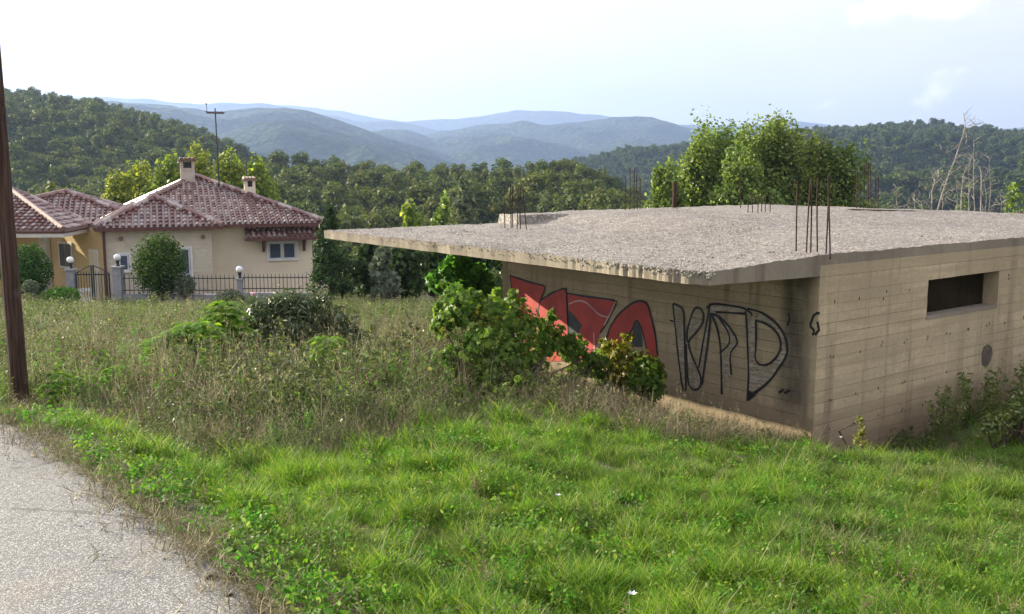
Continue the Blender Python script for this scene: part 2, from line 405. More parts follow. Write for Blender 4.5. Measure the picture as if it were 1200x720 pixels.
def polar_ground():
    rad = np.concatenate([[0.0], np.geomspace(.4, 60, 260), np.geomspace(63, 7100, 60)])
    # finer in the field of view
    th = np.concatenate([np.linspace(-.62, .62, 330), np.linspace(.62, 2 * PI - .62, 120)[1:-1]])
    rr, tt = np.meshgrid(rad, th, indexing='ij'); x = rr * np.sin(tt); y = rr * np.cos(tt)
    z = G(x, y); V = np.stack([x, y, z], -1).reshape(-1, 3); nT = len(th)
    i, j = np.meshgrid(np.arange(len(rad) - 1), np.arange(nT), indexing='ij'); j2 = (j + 1) % nT
    Fq = np.stack([i * nT + j, i * nT + j2, (i + 1) * nT + j2, (i + 1) * nT + j], -1).reshape(-1, 4)[:, ::-1]
    return V, Fq
V, Fq = polar_ground()
o = put('ground', mesh_np('ground', V, Fq, M['soil'], True)); tag(o, kind='structure')

# road: a strip from the grassy edge out to the left, with a crumbling border
def build_road():
    cols = 26; L = []
    pts = []
    for i in range(len(EP) - 1):
        n = max(2, int(np.linalg.norm(EP[i + 1] - EP[i]) / .06))
        for k in range(n): pts.append(EP[i] + (EP[i + 1] - EP[i]) * k / n)
    pts = np.array(pts); nr = len(pts); V = []
    nrm_ = np.array([-.72, -.69])
    for i, p in enumerate(pts):
        j = .035 * mn.noise(Vector((p[0] * 6, p[1] * 6, 0))) + .06 * mn.noise(Vector((p[0] * 1.8, p[1] * 1.8, 4)))
        for c in range(cols):
            s = 5.6 * (c / (cols - 1)) ** 1.6 + j * (c == 0)
            q = p + nrm_ * s; V.append((q[0], q[1], EYE - 1.6 - .045 * q[1] + (-.02 if c == 0 else .002)))
    i, j = np.meshgrid(np.arange(nr - 1), np.arange(cols - 1), indexing='ij')
    Fq = np.stack([i * cols + j, i * cols + j + 1, (i + 1) * cols + j + 1, (i + 1) * cols + j], -1).reshape(-1, 4)
    o = put('road', mesh_np('road', np.array(V), Fq, M['asphalt'], True)); tag(o, kind='structure')
build_road()

# hills and mountains: real relief from a foot to a ridge whose height follows the skyline
def hill(name, prof, Y0, Yr, Y1, zf, m, nk=200, ny=60, amp=0, ns=.01, tree_h=0, seed=3, back=None):
    us = np.array([p[0] for p in prof], float); zs = []
    for u, v in prof:
        r = ray(u, v); zs.append(r.z / r.y * Yr + EYE - tree_h)
    ks = np.array([ray(u, v).x / ray(u, v).y for u, v in prof])
    kk = np.linspace(ks[0], ks[-1], nk); zr = np.interp(kk, ks, zs)
    if nk > 20:
        ker = np.ones(5) / 5; zr = np.convolve(np.pad(zr, 2, 'edge'), ker, 'valid')
    t = np.concatenate([np.linspace(0, 1, ny), 1 + np.linspace(0, 1, ny // 3)[1:]])
    V = []
    def hf(k, s):
        zrk = np.interp(k, kk, zr); Y = np.where(s <= 1, Y0 + (Yr - Y0) * s, Yr + (Y1 - Yr) * (s - 1)); x = k * Y
        h = np.where(s <= 1, zf + (zrk - zf) * (s ** .85 * .45 + .55 * sstep(s, 0, 1)), zrk - (zrk - zf) * .7 * sstep(s, 1, 2))
        env = np.clip(4 * s * (1 - s), 0, 1) * .9 + .0
        n = waves(x, Y, ns, seed) + .6 * np.abs(waves(x, Y, ns * 1.9, seed + 1))
        return x, Y, h - amp * env * np.abs(n) + .08 * amp * waves(x, Y, ns * 6, seed + 2) * sstep(s, 0, .2)
    K, S = np.meshgrid(kk, t, indexing='ij'); x, Y, z = hf(K, S)
    V = np.stack([x, Y, z], -1).reshape(-1, 3); n2 = len(t)
    i, j = np.meshgrid(np.arange(nk - 1), np.arange(n2 - 1), indexing='ij')
    Fq = np.stack([i * n2 + j, (i + 1) * n2 + j, (i + 1) * n2 + j + 1, i * n2 + j + 1], -1).reshape(-1, 4)
    o = put(name, mesh_np(name, V, Fq, m, True)); tag(o, kind='structure')
    return hf, (kk[0], kk[-1])
hfL, kL = hill('hill', [(-500, 60), (-300, 75), (-150, 90), (0, 108), (50, 115), (100, 122), (150, 134), (200, 148), (250, 166), (290, 184), (320, 200), (380, 235), (450, 275)],
               120, 400, 620, EYE - 19, M['forest_floor'], amp=6, ns=.02, tree_h=6, seed=11)
hfC, kC = hill('hill', [(60, 215), (160, 205), (250, 200), (300, 196), (340, 193), (400, 198), (450, 197), (500, 203), (540, 197), (600, 200), (640, 190), (690, 200), (720, 212), (760, 235), (820, 262), (900, 290)],
               95, 250, 340, EYE - 18, M['forest_floor'], amp=3, ns=.03, tree_h=7.5, seed=21)
hfR, kR = hill('hill', [(560, 260), (620, 215), (660, 192), (690, 184), (730, 176), (790, 172), (850, 168), (900, 162), (950, 156), (1000, 152), (1040, 147), (1080, 145), (1130, 150), (1170, 153), (1200, 154), (1300, 150), (1500, 140), (1800, 150)],
               210, 950, 1400, EYE - 34, M['forest_floor'], nk=320, ny=110, amp=38, ns=.008, tree_h=6, seed=31)
hill('mountain', [(-600, 60), (-300, 90), (-60, 108), (60, 114), (110, 119), (160, 121), (200, 124), (250, 133), (290, 130), (330, 128), (370, 135), (410, 148), (450, 160), (490, 172), (530, 185), (600, 205), (700, 230)],
     700, 2500, 3600, -40, M['mountain'], nk=420, ny=160, amp=110, ns=.003, seed=41)
hill('mountain', [(200, 230), (330, 200), (380, 170), (430, 155), (455, 151), (475, 151), (500, 160), (525, 176), (550, 188), (620, 210)],
     1500, 3300, 4300, -40, M['mountain'], nk=260, ny=120, amp=80, ns=.0035, seed=51)
hill('mountain', [(400, 185), (470, 165), (510, 156), (545, 150), (590, 145), (615, 143), (640, 148), (680, 143), (710, 140), (740, 137), (770, 140), (800, 149), (840, 156), (890, 160), (960, 165), (1100, 175), (1300, 180), (1600, 160)],
     1400, 3900, 5200, -40, M['mountain'], nk=420, ny=160, amp=160, ns=.0024, seed=61)
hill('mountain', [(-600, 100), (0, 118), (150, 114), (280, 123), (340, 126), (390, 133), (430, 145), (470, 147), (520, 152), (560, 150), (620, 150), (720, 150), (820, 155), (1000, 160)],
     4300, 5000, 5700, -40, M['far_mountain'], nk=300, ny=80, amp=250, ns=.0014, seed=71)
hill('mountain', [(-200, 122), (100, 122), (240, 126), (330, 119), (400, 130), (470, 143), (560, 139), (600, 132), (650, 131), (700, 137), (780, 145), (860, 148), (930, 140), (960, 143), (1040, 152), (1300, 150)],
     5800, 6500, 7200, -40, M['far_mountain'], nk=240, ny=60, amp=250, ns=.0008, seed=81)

# ------------------------------------------------------------------ leaf and plant builders
def leafset(P, size, outward=None, aspect=.55, up=.35, jitter=.5, shape='diamond', rng=RG):
    """one small folded leaf per point of P"""
    P = np.asarray(P); n = len(P)
    nr = rng.normal(size=(n, 3)); 
    if outward is not None: nr = nr * .7 + outward * 1.0
    nr[:, 2] += up; nr = nrm(nr)
    t = nrm(np.cross(nr, rng.normal(size=(n, 3)))); b = np.cross(nr, t)
    s = (size * (1 + jitter * (rng.random(n) - .5) * 2))[:, None]
    if shape == 'diamond':
        V = np.stack([P - t * s * .5, P + b * s * aspect * .5 + nr * s * .06, P + t * s * .5, P - b * s * aspect * .5 + nr * s * .06], 1)
        base = np.arange(n)[:, None] * 4
        Fc = np.concatenate([base + np.array([[0, 1, 2]]), base + np.array([[0, 2, 3]])], 0)
        Fc = np.stack([base + np.array([[0, 1, 2]]), base + np.array([[0, 2, 3]])], 1).reshape(-1, 3)
        return V.reshape(-1, 3), Fc
    if shape == 'lobed':
        ang = np.array([0, 38, 62, 100, 130, 180, 230, 260, 298, 322]) * PI / 180
        rd = np.array([.62, .34, .55, .33, .48, .12, .48, .33, .55, .34])
        ring = [P + (t * math.cos(a) + b * math.sin(a)) * s * r_ - nr * s * .10 * (r_ > .4) for a, r_ in zip(ang, rd)]
        V = np.stack([P + nr * s * .03] + ring, 1); k = 11; base = np.arange(n)[:, None] * k
        Fc = np.stack([base + np.array([[0, 1 + i, 1 + (i + 1) % 10]]) for i in range(10)], 1).reshape(-1, 3)
        return V.reshape(-1, 3), Fc
    if shape == 'oval':
        V = np.stack([P - t * s * .5, P - t * s * .15 + b * s * aspect * .5, P + t * s * .25 + b * s * aspect * .42,
                      P + t * s * .55 - nr * s * .1, P + t * s * .25 - b * s * aspect * .42, P - t * s * .15 - b * s * aspect * .5], 1)
        base = np.arange(n)[:, None] * 6
        Fc = np.stack([base + np.array([q]) for q in ([0, 1, 5], [1, 2, 5], [2, 4, 5], [2, 3, 4])], 1).reshape(-1, 3)
        return V.reshape(-1, 3), Fc
def blob_points(clumps, n, shell=.75, rng=RG, fluff=.35):
    """points in and on ellipsoid clumps [(c, (rx,ry,rz))], with smaller tufts on each clump"""
    c = np.array([q[0] for q in clumps], float); r = np.array([q[1] if hasattr(q[1], '__len__') else (q[1],) * 3 for q in clumps], float)
    wt = (r[:, 0] * r[:, 2]) ; wt = wt / wt.sum(); idx = rng.choice(len(c), n, p=wt)
    # tufts
    nt = 22; td = nrm(rng.normal(size=(len(c), nt, 3))); tk = rng.integers(0, nt, n)
    d = nrm(td[idx, tk] + fluff * rng.normal(size=(n, 3)))
    rad = shell + (1.12 - shell) * rng.random(n) ** .6; rad = rad * (.86 + .28 * np.modf(td[idx, tk, 0] * 37.7)[0])
    inner = rng.random(n) < .18; rad = np.where(inner, rng.random(n) * .8, rad)
    return c[idx] + d * r[idx] * rad[:, None], d
def foliage(name, clumps, n, size, m, parent=None, shape='diamond', aspect=.55, up=.3, shell=.7, kind='stuff', seed=None, fluff=.35):
    rng = np.random.default_rng(seed) if seed is not None else RG
    P, d = blob_points(clumps, n, shell, rng, fluff)
    V, Fc = leafset(P, size, d, aspect, up, .5, shape, rng)
    o = put(name, mesh_np(name, V, Fc, m), parent)
    if kind: o['kind'] = kind
    return o
def px_clumps(lst, org=None):
    out = []
    for q in lst:
        u, v, Y, r = q[:4]; p = at(u, v, Y); s = Y / F
        ry = q[4] if len(q) > 4 else r
        c = np.array(p) - (np.array(org) if org is not None else 0)
        out.append((c, (r * s, r * s * .9, ry * s)))
    return out
def limb_tree(mb, base, top, r0, branches, rng, spread=1.2):
    base = Vector(base); top = Vector(top); n = 5; pts = []; rs = []
    for i in range(n + 1):
        t = i / n; p = base.lerp(top, t) + Vector((rng.normal() * .05, rng.normal() * .05, 0)) * (top - base).length * .12 * (0 < i)
        pts.append(p); rs.append(r0 * (1 - t * .75))
    mb.tube(pts, rs, 7)
    for b in range(branches):
        t = .3 + .65 * (b + rng.random()) / branches; p = base.lerp(top, t); a = rng.random() * 2 * PI
        L = spread * (1.1 - t * .6); q = p + Vector((math.cos(a), math.sin(a), .8)) * L * .5; e = q + Vector((math.cos(a + .3), math.sin(a + .3), .9)) * L * .5
        rr = r0 * (1 - t * .7) * .45; mb.tube([p, q, e], [rr, rr * .6, rr * .2], 5)

# source trees for woods, seen 150 to 950 m away
def crown_clumps(rng, w=1.0, h=1.0, n=9):
    out = [((0, 0, 4.6 * h), (2.1 * w, 2.1 * w, 2.0 * h))]
    for i in range(n):
        a = rng.random() * 2 * PI; r = rng.uniform(1.0, 2.1) * w; z = rng.uniform(2.6, 6.2) * h
        k = rng.uniform(.9, 1.5); r *= 1 - .35 * max(0, (z / h - 4.5) / 2)
        out.append(((r * math.cos(a), r * math.sin(a), z), (k * w, k * w, k * .85)))
    return out
def wood_tree_mesh(seed, n, size, m, w=1, h=1):
    rng = np.random.default_rng(seed); cl = crown_clumps(rng, w, h)
    P, d = blob_points(cl, n, .75, rng, .4); V, Fc = leafset(P, size, d, .8, .35, .5, 'diamond', rng)
    return mesh_np('crown', V, Fc, m)
def trunk_mesh(seed, h=3.5, r=.2, m='bark'):
    rng = np.random.default_rng(seed); mb = MB(); limb_tree(mb, (0, 0, -.6), (0, 0, h + 1.2), r, 4, rng, 2.2)
    return mesh_np('trunk', np.array(mb.v), mb.f, M[m])
SRC = {}
def source(key, meshes):
    c = bpy.data.collections.new(key)
    for i, me in enumerate(meshes):
        o = bpy.data.objects.new('%s_%02d' % (key, i), me); c.objects.link(o)
    SRC[key] = c
    return c
def scatter(name, pts, rot, scl, idx, key, kind='stuff', parent=None, label=None):
    """points carrying their own turn, size and pick; one object with instances of the source plants"""
    n = len(pts); me = bpy.data.meshes.new(name); me.vertices.add(n)
    me.vertices.foreach_set('co', np.asarray(pts, np.float32).ravel())
    a = me.attributes.new('rot', 'FLOAT_VECTOR', 'POINT'); a.data.foreach_set('vector', np.asarray(rot, np.float32).ravel())
    a = me.attributes.new('scl', 'FLOAT_VECTOR', 'POINT'); a.data.foreach_set('vector', np.asarray(scl, np.float32).ravel())
    a = me.attributes.new('idx', 'INT', 'POINT'); a.data.foreach_set('value', np.asarray(idx, np.int32).ravel())
    me.update()
    o = put(name, me, parent); o['kind'] = kind
    if label: o['label'] = label
    ng = bpy.data.node_groups.new(name, 'GeometryNodeTree')
    ng.interface.new_socket('Geometry', in_out='INPUT', socket_type='NodeSocketGeometry')
    ng.interface.new_socket('Geometry', in_out='OUTPUT', socket_type='NodeSocketGeometry')
    nn = ng.nodes; gi = nn.new('NodeGroupInput'); go = nn.new('NodeGroupOutput')
    ip = nn.new('GeometryNodeInstanceOnPoints'); ci = nn.new('GeometryNodeCollectionInfo')
    ci.inputs['Collection'].default_value = SRC[key]; ci.inputs['Separate Children'].default_value = True; ci.inputs['Reset Children'].default_value = True
    def na(nm, t):
        q = nn.new('GeometryNodeInputNamedAttribute'); q.data_type = t; q.inputs['Name'].default_value = nm
        return [s for s in q.outputs if s.enabled and s.name == 'Attribute'][0]
    L = ng.links
    L.new(gi.outputs[0], ip.inputs['Points']); L.new(ci.outputs[0], ip.inputs['Instance']); ip.inputs['Pick Instance'].default_value = True
    L.new(na('idx', 'INT'), ip.inputs['Instance Index']); L.new(na('rot', 'FLOAT_VECTOR'), ip.inputs['Rotation']); L.new(na('scl', 'FLOAT_VECTOR'), ip.inputs['Scale'])
    L.new(ip.outputs[0], go.inputs[0])
    md = o.modifiers.new('scatter', 'NODES'); md.node_group = ng
    return o
def rz(n, tilt=0.0, rng=RG):
    return np.stack([rng.normal(size=n) * tilt, rng.normal(size=n) * tilt, rng.random(n) * 2 * PI], -1)
def s3(s, zs=None):
    s = np.asarray(s); return np.stack([s, s, s if zs is None else zs], -1)

near_crowns = [wood_tree_mesh(100 + i, 1500, .42, M['oak'], (1, 1.15, .9, 1.05)[i], (1, .95, 1.1, 1.2)[i]) for i in range(4)]
near_trunks = [trunk_mesh(200 + i) for i in range(2)]
source('wood_near', [wood_tree_mesh(300 + i, 1300, .44, M[('oak', 'oak', 'oak', 'oak_yellow', 'oak')[i]], (1, 1.3, .75, 1, .95)[i], (1, .9, 1.2, .9, 1.35)[i]) for i in range(5)])
source('wood_far', [wood_tree_mesh(310 + i, 380, .9, M['oak_far'], (1, 1.35, .75, 1.1, .9)[i], (1, .85, 1.1, .7, 1.3)[i]) for i in range(5)])
def wood(name, hf, kr, n, s0, s1, key, smin, smax, Y0, Yr, seed, klim=None):
    rng = np.random.default_rng(seed); lo, hi = klim or kr
    Ys = np.sqrt(rng.uniform((Y0 + (Yr - Y0) * s0) ** 2, (Y0 + (Yr - Y0) * s1) ** 2, n)); S = (Ys - Y0) / (Yr - Y0)
    K = rng.uniform(lo, hi, n); x, y, z = hf(K, S)
    dens = waves(x, y, .02 if Yr > 500 else .05, seed + 5)
    keep = dens > (-.42 if Yr > 500 else -.9)
    if Yr > 500:
        for (u_, v_, ku, kv) in ((1062, 161, 12, 1), (1155, 170, 7, 0)):
            dpt = y * math.cos(PITCH) - (z - EYE) * math.sin(PITCH); uu = 600 + F * x / dpt; vv = 360 - F * ((z + 4 - EYE) * math.cos(PITCH) + y * math.sin(PITCH)) / dpt
            keep &= ~((np.abs(uu - u_) < ku) & (np.abs(vv - v_) < kv + 3))
    x, y, z = x[keep], y[keep], z[keep]; m = len(x)
    zs = rng.uniform(smin, smax, m) * (1 + .2 * waves(x, y, .03, 8))
    return scatter(name, np.stack([x, y, z - .8], -1), rz(m, .05, rng), s3(zs * rng.uniform(.8, 1.25, m), zs), rng.choice(5, m, p=[.28, .25, .22, .08, .17]), key)
o = wood('woodland', hfL, kL, 3400, .02, 1.06, 'wood_near', .55, 1.3, 120, 400, 1, (-.62, -.16)); tag(o, 'dark oak wood covering the steep hill on the left', 'woodland')
o = wood('woodland', hfC, kC, 1500, .22, 1.08, 'wood_near', .6, 1.35, 95, 250, 2, (-.45, .2)); tag(o, 'green oak wood filling the valley behind the house and slab', 'woodland')
o = wood('woodland', hfR, kR, 10500, .0, 1.04, 'wood_far', .6, 1.6, 210, 950, 3, (-.02, .72)); tag(o, 'distant patchy woodland on the broad hill at right', 'woodland')
# the wood's front rows: trees of their own
rng = np.random.default_rng(77); cnt = 0
for i in range(150):
    k = rng.uniform(-.42, .17); S = rng.uniform(.0, .24); x, y, z = hfC(np.array([k]), np.array([S])); z = max(float(z[0]), float(G(x, y)[0]))
    r = thing('oak_tree', 'rounded green oak in the front rows of the valley wood', 'tree', (float(x[0]), float(y[0]), z - .3), rng.random() * 6.3, 'oaks in the front rows of the valley wood')
    s = rng.uniform(.75, 1.15); r.scale = (s * 1.05, s * 1.05, s)
    put('crown', near_crowns[rng.integers(0, 4)], r)['kind'] = 'stuff'; put('trunk', near_trunks[rng.integers(0, 2)], r)

# ------------------------------------------------------------------ trees in the middle distance
def column_tree(name, label, u, vtop, Y, wpx, m, n, size, seed, group=None, vbot=None, rows=7, zb=None):
    s = Y / F; top = at(u, vtop, Y); zg = float(G(top.x, top.y)) if zb is None else zb; rng = np.random.default_rng(seed)
    r = thing(name, label, 'tree', (top.x, top.y, zg), 0, group); H = top.z - zg; w_ = wpx * s
    cl = []
    for i in range(rows):
        t = (i + .6) / rows; ww = w_ * (math.sin(PI * min(1, t * .8 + .16)) ** .42) * (1 if t < .8 else .85) * rng.uniform(.85, 1.15)
        for k in range(3):
            a = rng.random() * 6.3; cl.append(((math.cos(a) * ww * .4, math.sin(a) * ww * .4, H * (.13 + .82 * t) + rng.normal() * .2), (ww * .62, ww * .62, H / rows * .8)))
    foliage('crown', cl, n, size, m, r, 'diamond', .8, .2, .6, seed=seed)
    mb = MB(); limb_tree(mb, (0, 0, -.3), (0, 0, H * .85), max(.1, H * .014), 8, rng, w_); mb.build('trunk', M['pale_bark'] if 'poplar' in name else M['bark'], r)
    return r
PO = [(780, 192, 47, 13, 'poplar', 'small bright poplar at the left end of the poplar row'),
      (812, 160, 49, 17, 'poplar', 'second poplar from the left, behind the wooden post'),
      (838, 146, 50, 21, 'poplar', 'tall broad poplar third from the left'),
      (868, 141, 53, 18, 'poplar', 'narrow poplar left of the middle of the row'),
      (872, 178, 46, 18, 'poplar', 'shorter poplar standing in front of the row'),
      (893, 139, 50, 17, 'poplar', 'tallest poplar in the middle of the row'),
      (915, 142, 51, 17, 'poplar', 'poplar just right of the tallest one'),
      (934, 158, 49, 19, 'poplar', 'poplar with a rounded top right of the middle'),
      (960, 162, 50, 17, 'poplar', 'darker poplar second from the right end'),
      (988, 165, 50, 20, 'poplar_dark', 'dark green poplar at the right end of the row')]
for i, (u, v, Y, wp, m, lb) in enumerate(PO): column_tree('poplar_tree', lb, u, v, Y, wp * 3.1, M[m], 27000, .16, 500 + i, 'poplars behind the concrete slab')
YT = [(140, 204, 52, 17, 'low yellow green tree at the left end behind the house roof'),
      (165, 194, 54, 20, 'yellow green tree behind the left slope of the house roof'),
      (195, 186, 53, 21, 'yellow green tree just left of the big chimney'),
      (238, 179, 54, 22, 'tall yellow green tree between chimney and antenna mast'),
      (273, 180, 53, 21, 'yellow green tree right of the antenna mast'),
      (303, 190, 52, 17, 'yellow green tree behind the small chimney')]
for i, (u, v, Y, wp, lb) in enumerate(YT): column_tree('yellow_tree', lb, u, v, Y, wp * 2.0, M['yellow_tree'], 11000, .19, 540 + i, 'yellow green trees behind the house', rows=6)
column_tree('round_tree', 'small green tree behind the gap between the two roofs', 65, 216, 60, 24, M['oak'], 2500, .3, 560)
column_tree('bushy_tree', 'sunlit yellow green tree beyond the slab corner', 480, 238, 60, 26, M['yellow_tree'], 3500, .3, 561)
column_tree('bushy_tree', 'lower sunlit bushy tree right of the yellow green one', 518, 232, 62, 22, M['poplar'], 3000, .3, 562)
column_tree('grey_tree', 'tall thin grey green tree rising beyond the slab', 545, 205, 70, 20, M['grey_tree'], 3000, .3, 563)
column_tree('grey_tree', 'small pale silvery tree just above the slab edge', 636, 228, 60, 15, M['grey_tree'], 1800, .26, 564)
for i, (u, v, Y, wp, lb) in enumerate([(1190, 222, 60, 35, 'round green tree at the right picture edge beyond the slab'), (1125, 240, 55, 22, 'low bush behind the dead saplings at right')]):
    column_tree('bushy_tree', lb, u, v, Y, wp, M['poplar_dark'], 3000, .3, 570 + i, rows=4)
# garden trees right of the house
def conifer(label, u, vt, vb, Y, wpx, seed, m='conifer', n=5200):
    top = at(u, vt, Y); zg = float(G(top.x, top.y)); H = top.z - zg; s = Y / F; rng = np.random.default_rng(seed)
    r = thing('conifer_tree', label, 'tree', (top.x, top.y, zg)); cl = []
    for i in range(11):
        t = (i + .5) / 11; ww = wpx * s * (1 - t) ** .75 * (.72 if t < .1 else 1)
        for k in range(4):
            a = rng.random() * 6.3; cl.append(((math.cos(a) * ww * .5, math.sin(a) * ww * .5, H * (.06 + .92 * t)), (ww * .5 + .05, ww * .5 + .05, H / 11 * .9)))
    foliage('crown', cl, n, .15, M[m], r, 'diamond', .35, .5, .5, seed=seed); MB().tube([(0, 0, -.2), (0, 0, H * .9)], [.1, .02], 6).build('trunk', M['bark'], r)
    return r
conifer('pointed dark conifer at the right corner of the house', 386, 238, 335, 31.5, 36, 580)
for i, (u, v, Y, wp, m, lb) in enumerate([(428, 286, 33, 26, 'conifer', 'dark rounded tree right of the pointed conifer'), (470, 282, 34, 28, 'dark_tree', 'dark leafy tree under the slab edge'),
        (510, 280, 35, 26, 'dark_tree', 'dark tree behind the fig shrub'), (550, 280, 34, 24, 'conifer', 'dark tree left of the graffiti wall'), (590, 285, 33, 24, 'dark_tree', 'dark tree ending behind the wall corner'),
        (448, 300, 31.5, 18, 'grey_tree', 'small greyish shrub among the dark garden trees')]):
    column_tree('garden_tree', lb, u, v, Y, wp, M[m], 3000, .18, 590 + i, rows=5)
# clipped bushes
def ball_bush(name, label, u, v, Y, rx, ry, m, n, size, seed, extra=()):
    c = at(u, v, Y); zg = float(G(c.x, c.y)); s = Y / F; r = thing(name, label, 'bush', (c.x, c.y, zg))
    cl = [((0, 0, c.z - zg), (rx * s, rx * s * .9, ry * s))] * 3 + [((dx * s, -.1, c.z - zg + dz * s), (q * s,) * 3) for dx, dz, q in extra]
    foliage('leaves', cl, n, size, m, r, 'diamond', .6, .1, .93, seed=seed, fluff=1.5); mb = MB()
    mb.tube([(0, 0, -.2), (0, 0, c.z - zg)], [.08, .04], 6).build('stem', M['bark'], r); return r
ball_bush('round_bush', 'big clipped round green bush before the stone-clad house front', 186, 312, 31.4, 28, 34, M['hedge'], 9000, .085, 601)
ball_bush('round_bush', 'clipped round bush beside the utility pole at the house', 33, 317, 31.5, 22, 28, M['hedge'], 6500, .085, 602)
ball_bush('low_bush', 'yellow green bush behind the pole at the left edge', 4, 312, 33, 12, 22, M['poplar'], 1500, .12, 603)
ball_bush('low_bush', 'low leafy plant left of the garden gate', 72, 346, 30.5, 19, 9, M['fig'], 1800, .1, 604, ((-14, -2, 8), (12, -2, 8)))
ball_bush('low_bush', 'pale grey shrub in front of the round bush by the pole', 35, 338, 30.3, 8, 9, M['grey_tree'], 900, .09, 605)
ball_bush('low_bush', 'grey shrub at the foot of the big clipped bush', 216, 335, 31, 11, 13, M['grey_tree'], 1300, .09, 606)
ball_bush('low_bush', 'small shrub beside the third lamp pillar', 268, 350, 29.5, 16, 9, M['grey_tree'], 1100, .09, 607)

# ------------------------------------------------------------------ the unfinished concrete building
HZ = EYE
bld = thing('concrete_building', 'unfinished board-marked concrete shell with a wide flat roof slab', 'building', (BC[0], BC[1], 0), BA)
ZT = HZ - 1.0; ZB = HZ - 4.6
def wall_core(name, a0, a1, b0, b1, holes=()):
    mb = MB(); zt = ZT - .12
    if not holes: mb.box(a0, a1, b0, b1, ZB, zt)
    else:
        h0, h1, hz0, hz1 = holes[0]
        mb.box(a0, h0, b0, b1, ZB, zt); mb.box(h1, a1, b0, b1, ZB, zt); mb.box(h0, h1, b0, b1, ZB, hz0); mb.box(h0, h1, b0, b1, hz1, zt)
    return mb.build(name, M['concrete'], bld)
WIN = (2.46, 4.43, HZ - 1.99, HZ - 1.475)
wall_core('wall', .012, .22, .222, 6.40)
wall_core('wall', 0.0, 12.0, .012, .22, [WIN])
wall_core('wall', .222, 9.5, 6.18, 6.40)
wall_core('wall', 9.502, 9.7, .222, 6.40)
wall_core('partition_wall', 5.2, 5.35, .225, 6.17)
# board imprints: every formwork board is its own slightly proud course
unit = mesh_np('board_imprint', *[(lambda m: (np.array(m.v), m.f))(MB().box(0, 1, 0, 1, 0, 1))][0], M['concrete'])
def boards(axis, L0, L1, z0, z1, hole=None, seed=1):
    rng = np.random.default_rng(seed)
    def rows_between(a, b):
        n = max(1, int(round((b - a) / .145))); cuts = a + (b - a) * np.arange(n + 1) / n; cuts[1:-1] += rng.normal(size=n - 1) * .008
        return [(float(cuts[i]), float(cuts[i + 1])) for i in range(n)]
    rows = rows_between(z0, z1) if not hole else rows_between(z0, hole[2]) + rows_between(hole[2], hole[3]) + rows_between(hole[3], z1)
    for (a, b) in rows:
        segs = []; x = L0
        off = rng.uniform(0, 1.5)
        while x < L1 - .05:
            e = min(L1, x + rng.uniform(1.8, 3.6) - off); off = 0
            if L1 - e < .5: e = L1
            segs.append((x, e)); x = e
        for (x0, x1) in segs:
            parts_ = [(x0, x1)]
            if hole and a >= hole[2] - .001 and b <= hole[3] + .001:
                parts_ = [(x0, min(x1, hole[0])), (max(x0, hole[1]), x1)]
            for (p, q) in parts_:
                if q - p < .02: continue
                t = .012 + rng.uniform(0, .0065); o = bpy.data.objects.new('board_imprint', unit); link(o, bld)
                gp = rng.choice([.0012, .002, .0045])
                if axis == 'a': o.location = (p + .0015, .012 - t, a + gp); o.scale = (q - p - .003, t, b - a - gp * 1.6)
                else: o.location = (.012 - t, p + .0015, a + gp); o.scale = (t, q - p - .003, b - a - gp * 1.6)
boards('a', 0.0, 8.2, HZ - 3.95, HZ - 1.27, WIN, 5)
boards('b', 0.012, 6.39, HZ - 3.75, HZ - 1.27, None, 6)
MB().box(-.006, 12.0, -.008, .012, HZ - 1.268, HZ - 1.13).build('ring_beam', M['concrete'], bld)
# marks left by the formwork ties, small dark pairs
mb = MB(); rng = np.random.default_rng(9)
for zz in (-1.60, -2.26, -2.84, -3.2):
    for a in np.arange(.3, 7.5, .55):
        if zz == -1.60 and 2.2 < a < 4.7: continue
        for q in (0, .05):
            if rng.random() < .8:
                x = a + q + rng.normal() * .02; z = HZ + zz + rng.normal() * .02; mb.box(x, x + .009, -.0085, .004, z - .018, z + .016)
mb.build('tie_mark', mat('dark_marks', (.05, .04, .035)), bld)['kind'] = 'stuff'
# round hole broken in the wall
hc = (4.22, HZ - 2.72); pts = []
for i in range(11):
    t = 2 * PI * i / 11; r = .14 * (1 + .07 * math.sin(3 * t + 1)); pts.append((hc[0] + r * math.cos(t) * 1.15, -.0115, hc[1] + r * math.sin(t) * 1.25))
MB().poly(pts[::-1]).build('broken_patch', mat('dark_hole', (.13, .105, .08), (.07, .06, .045), 8, .95, .6, 20), bld)
# window reveal: a rough sill left of mortar
mb = MB(); mb.box(WIN[0], WIN[1], -.012, .2, WIN[2] - .03, WIN[2] + .012).build('window_sill', M['concrete_in'], bld)
MB().box(0.1, 9.5, .1, 6.3, ZB + .7, ZB + .95).build('inner_floor', M['concrete_in'], bld)

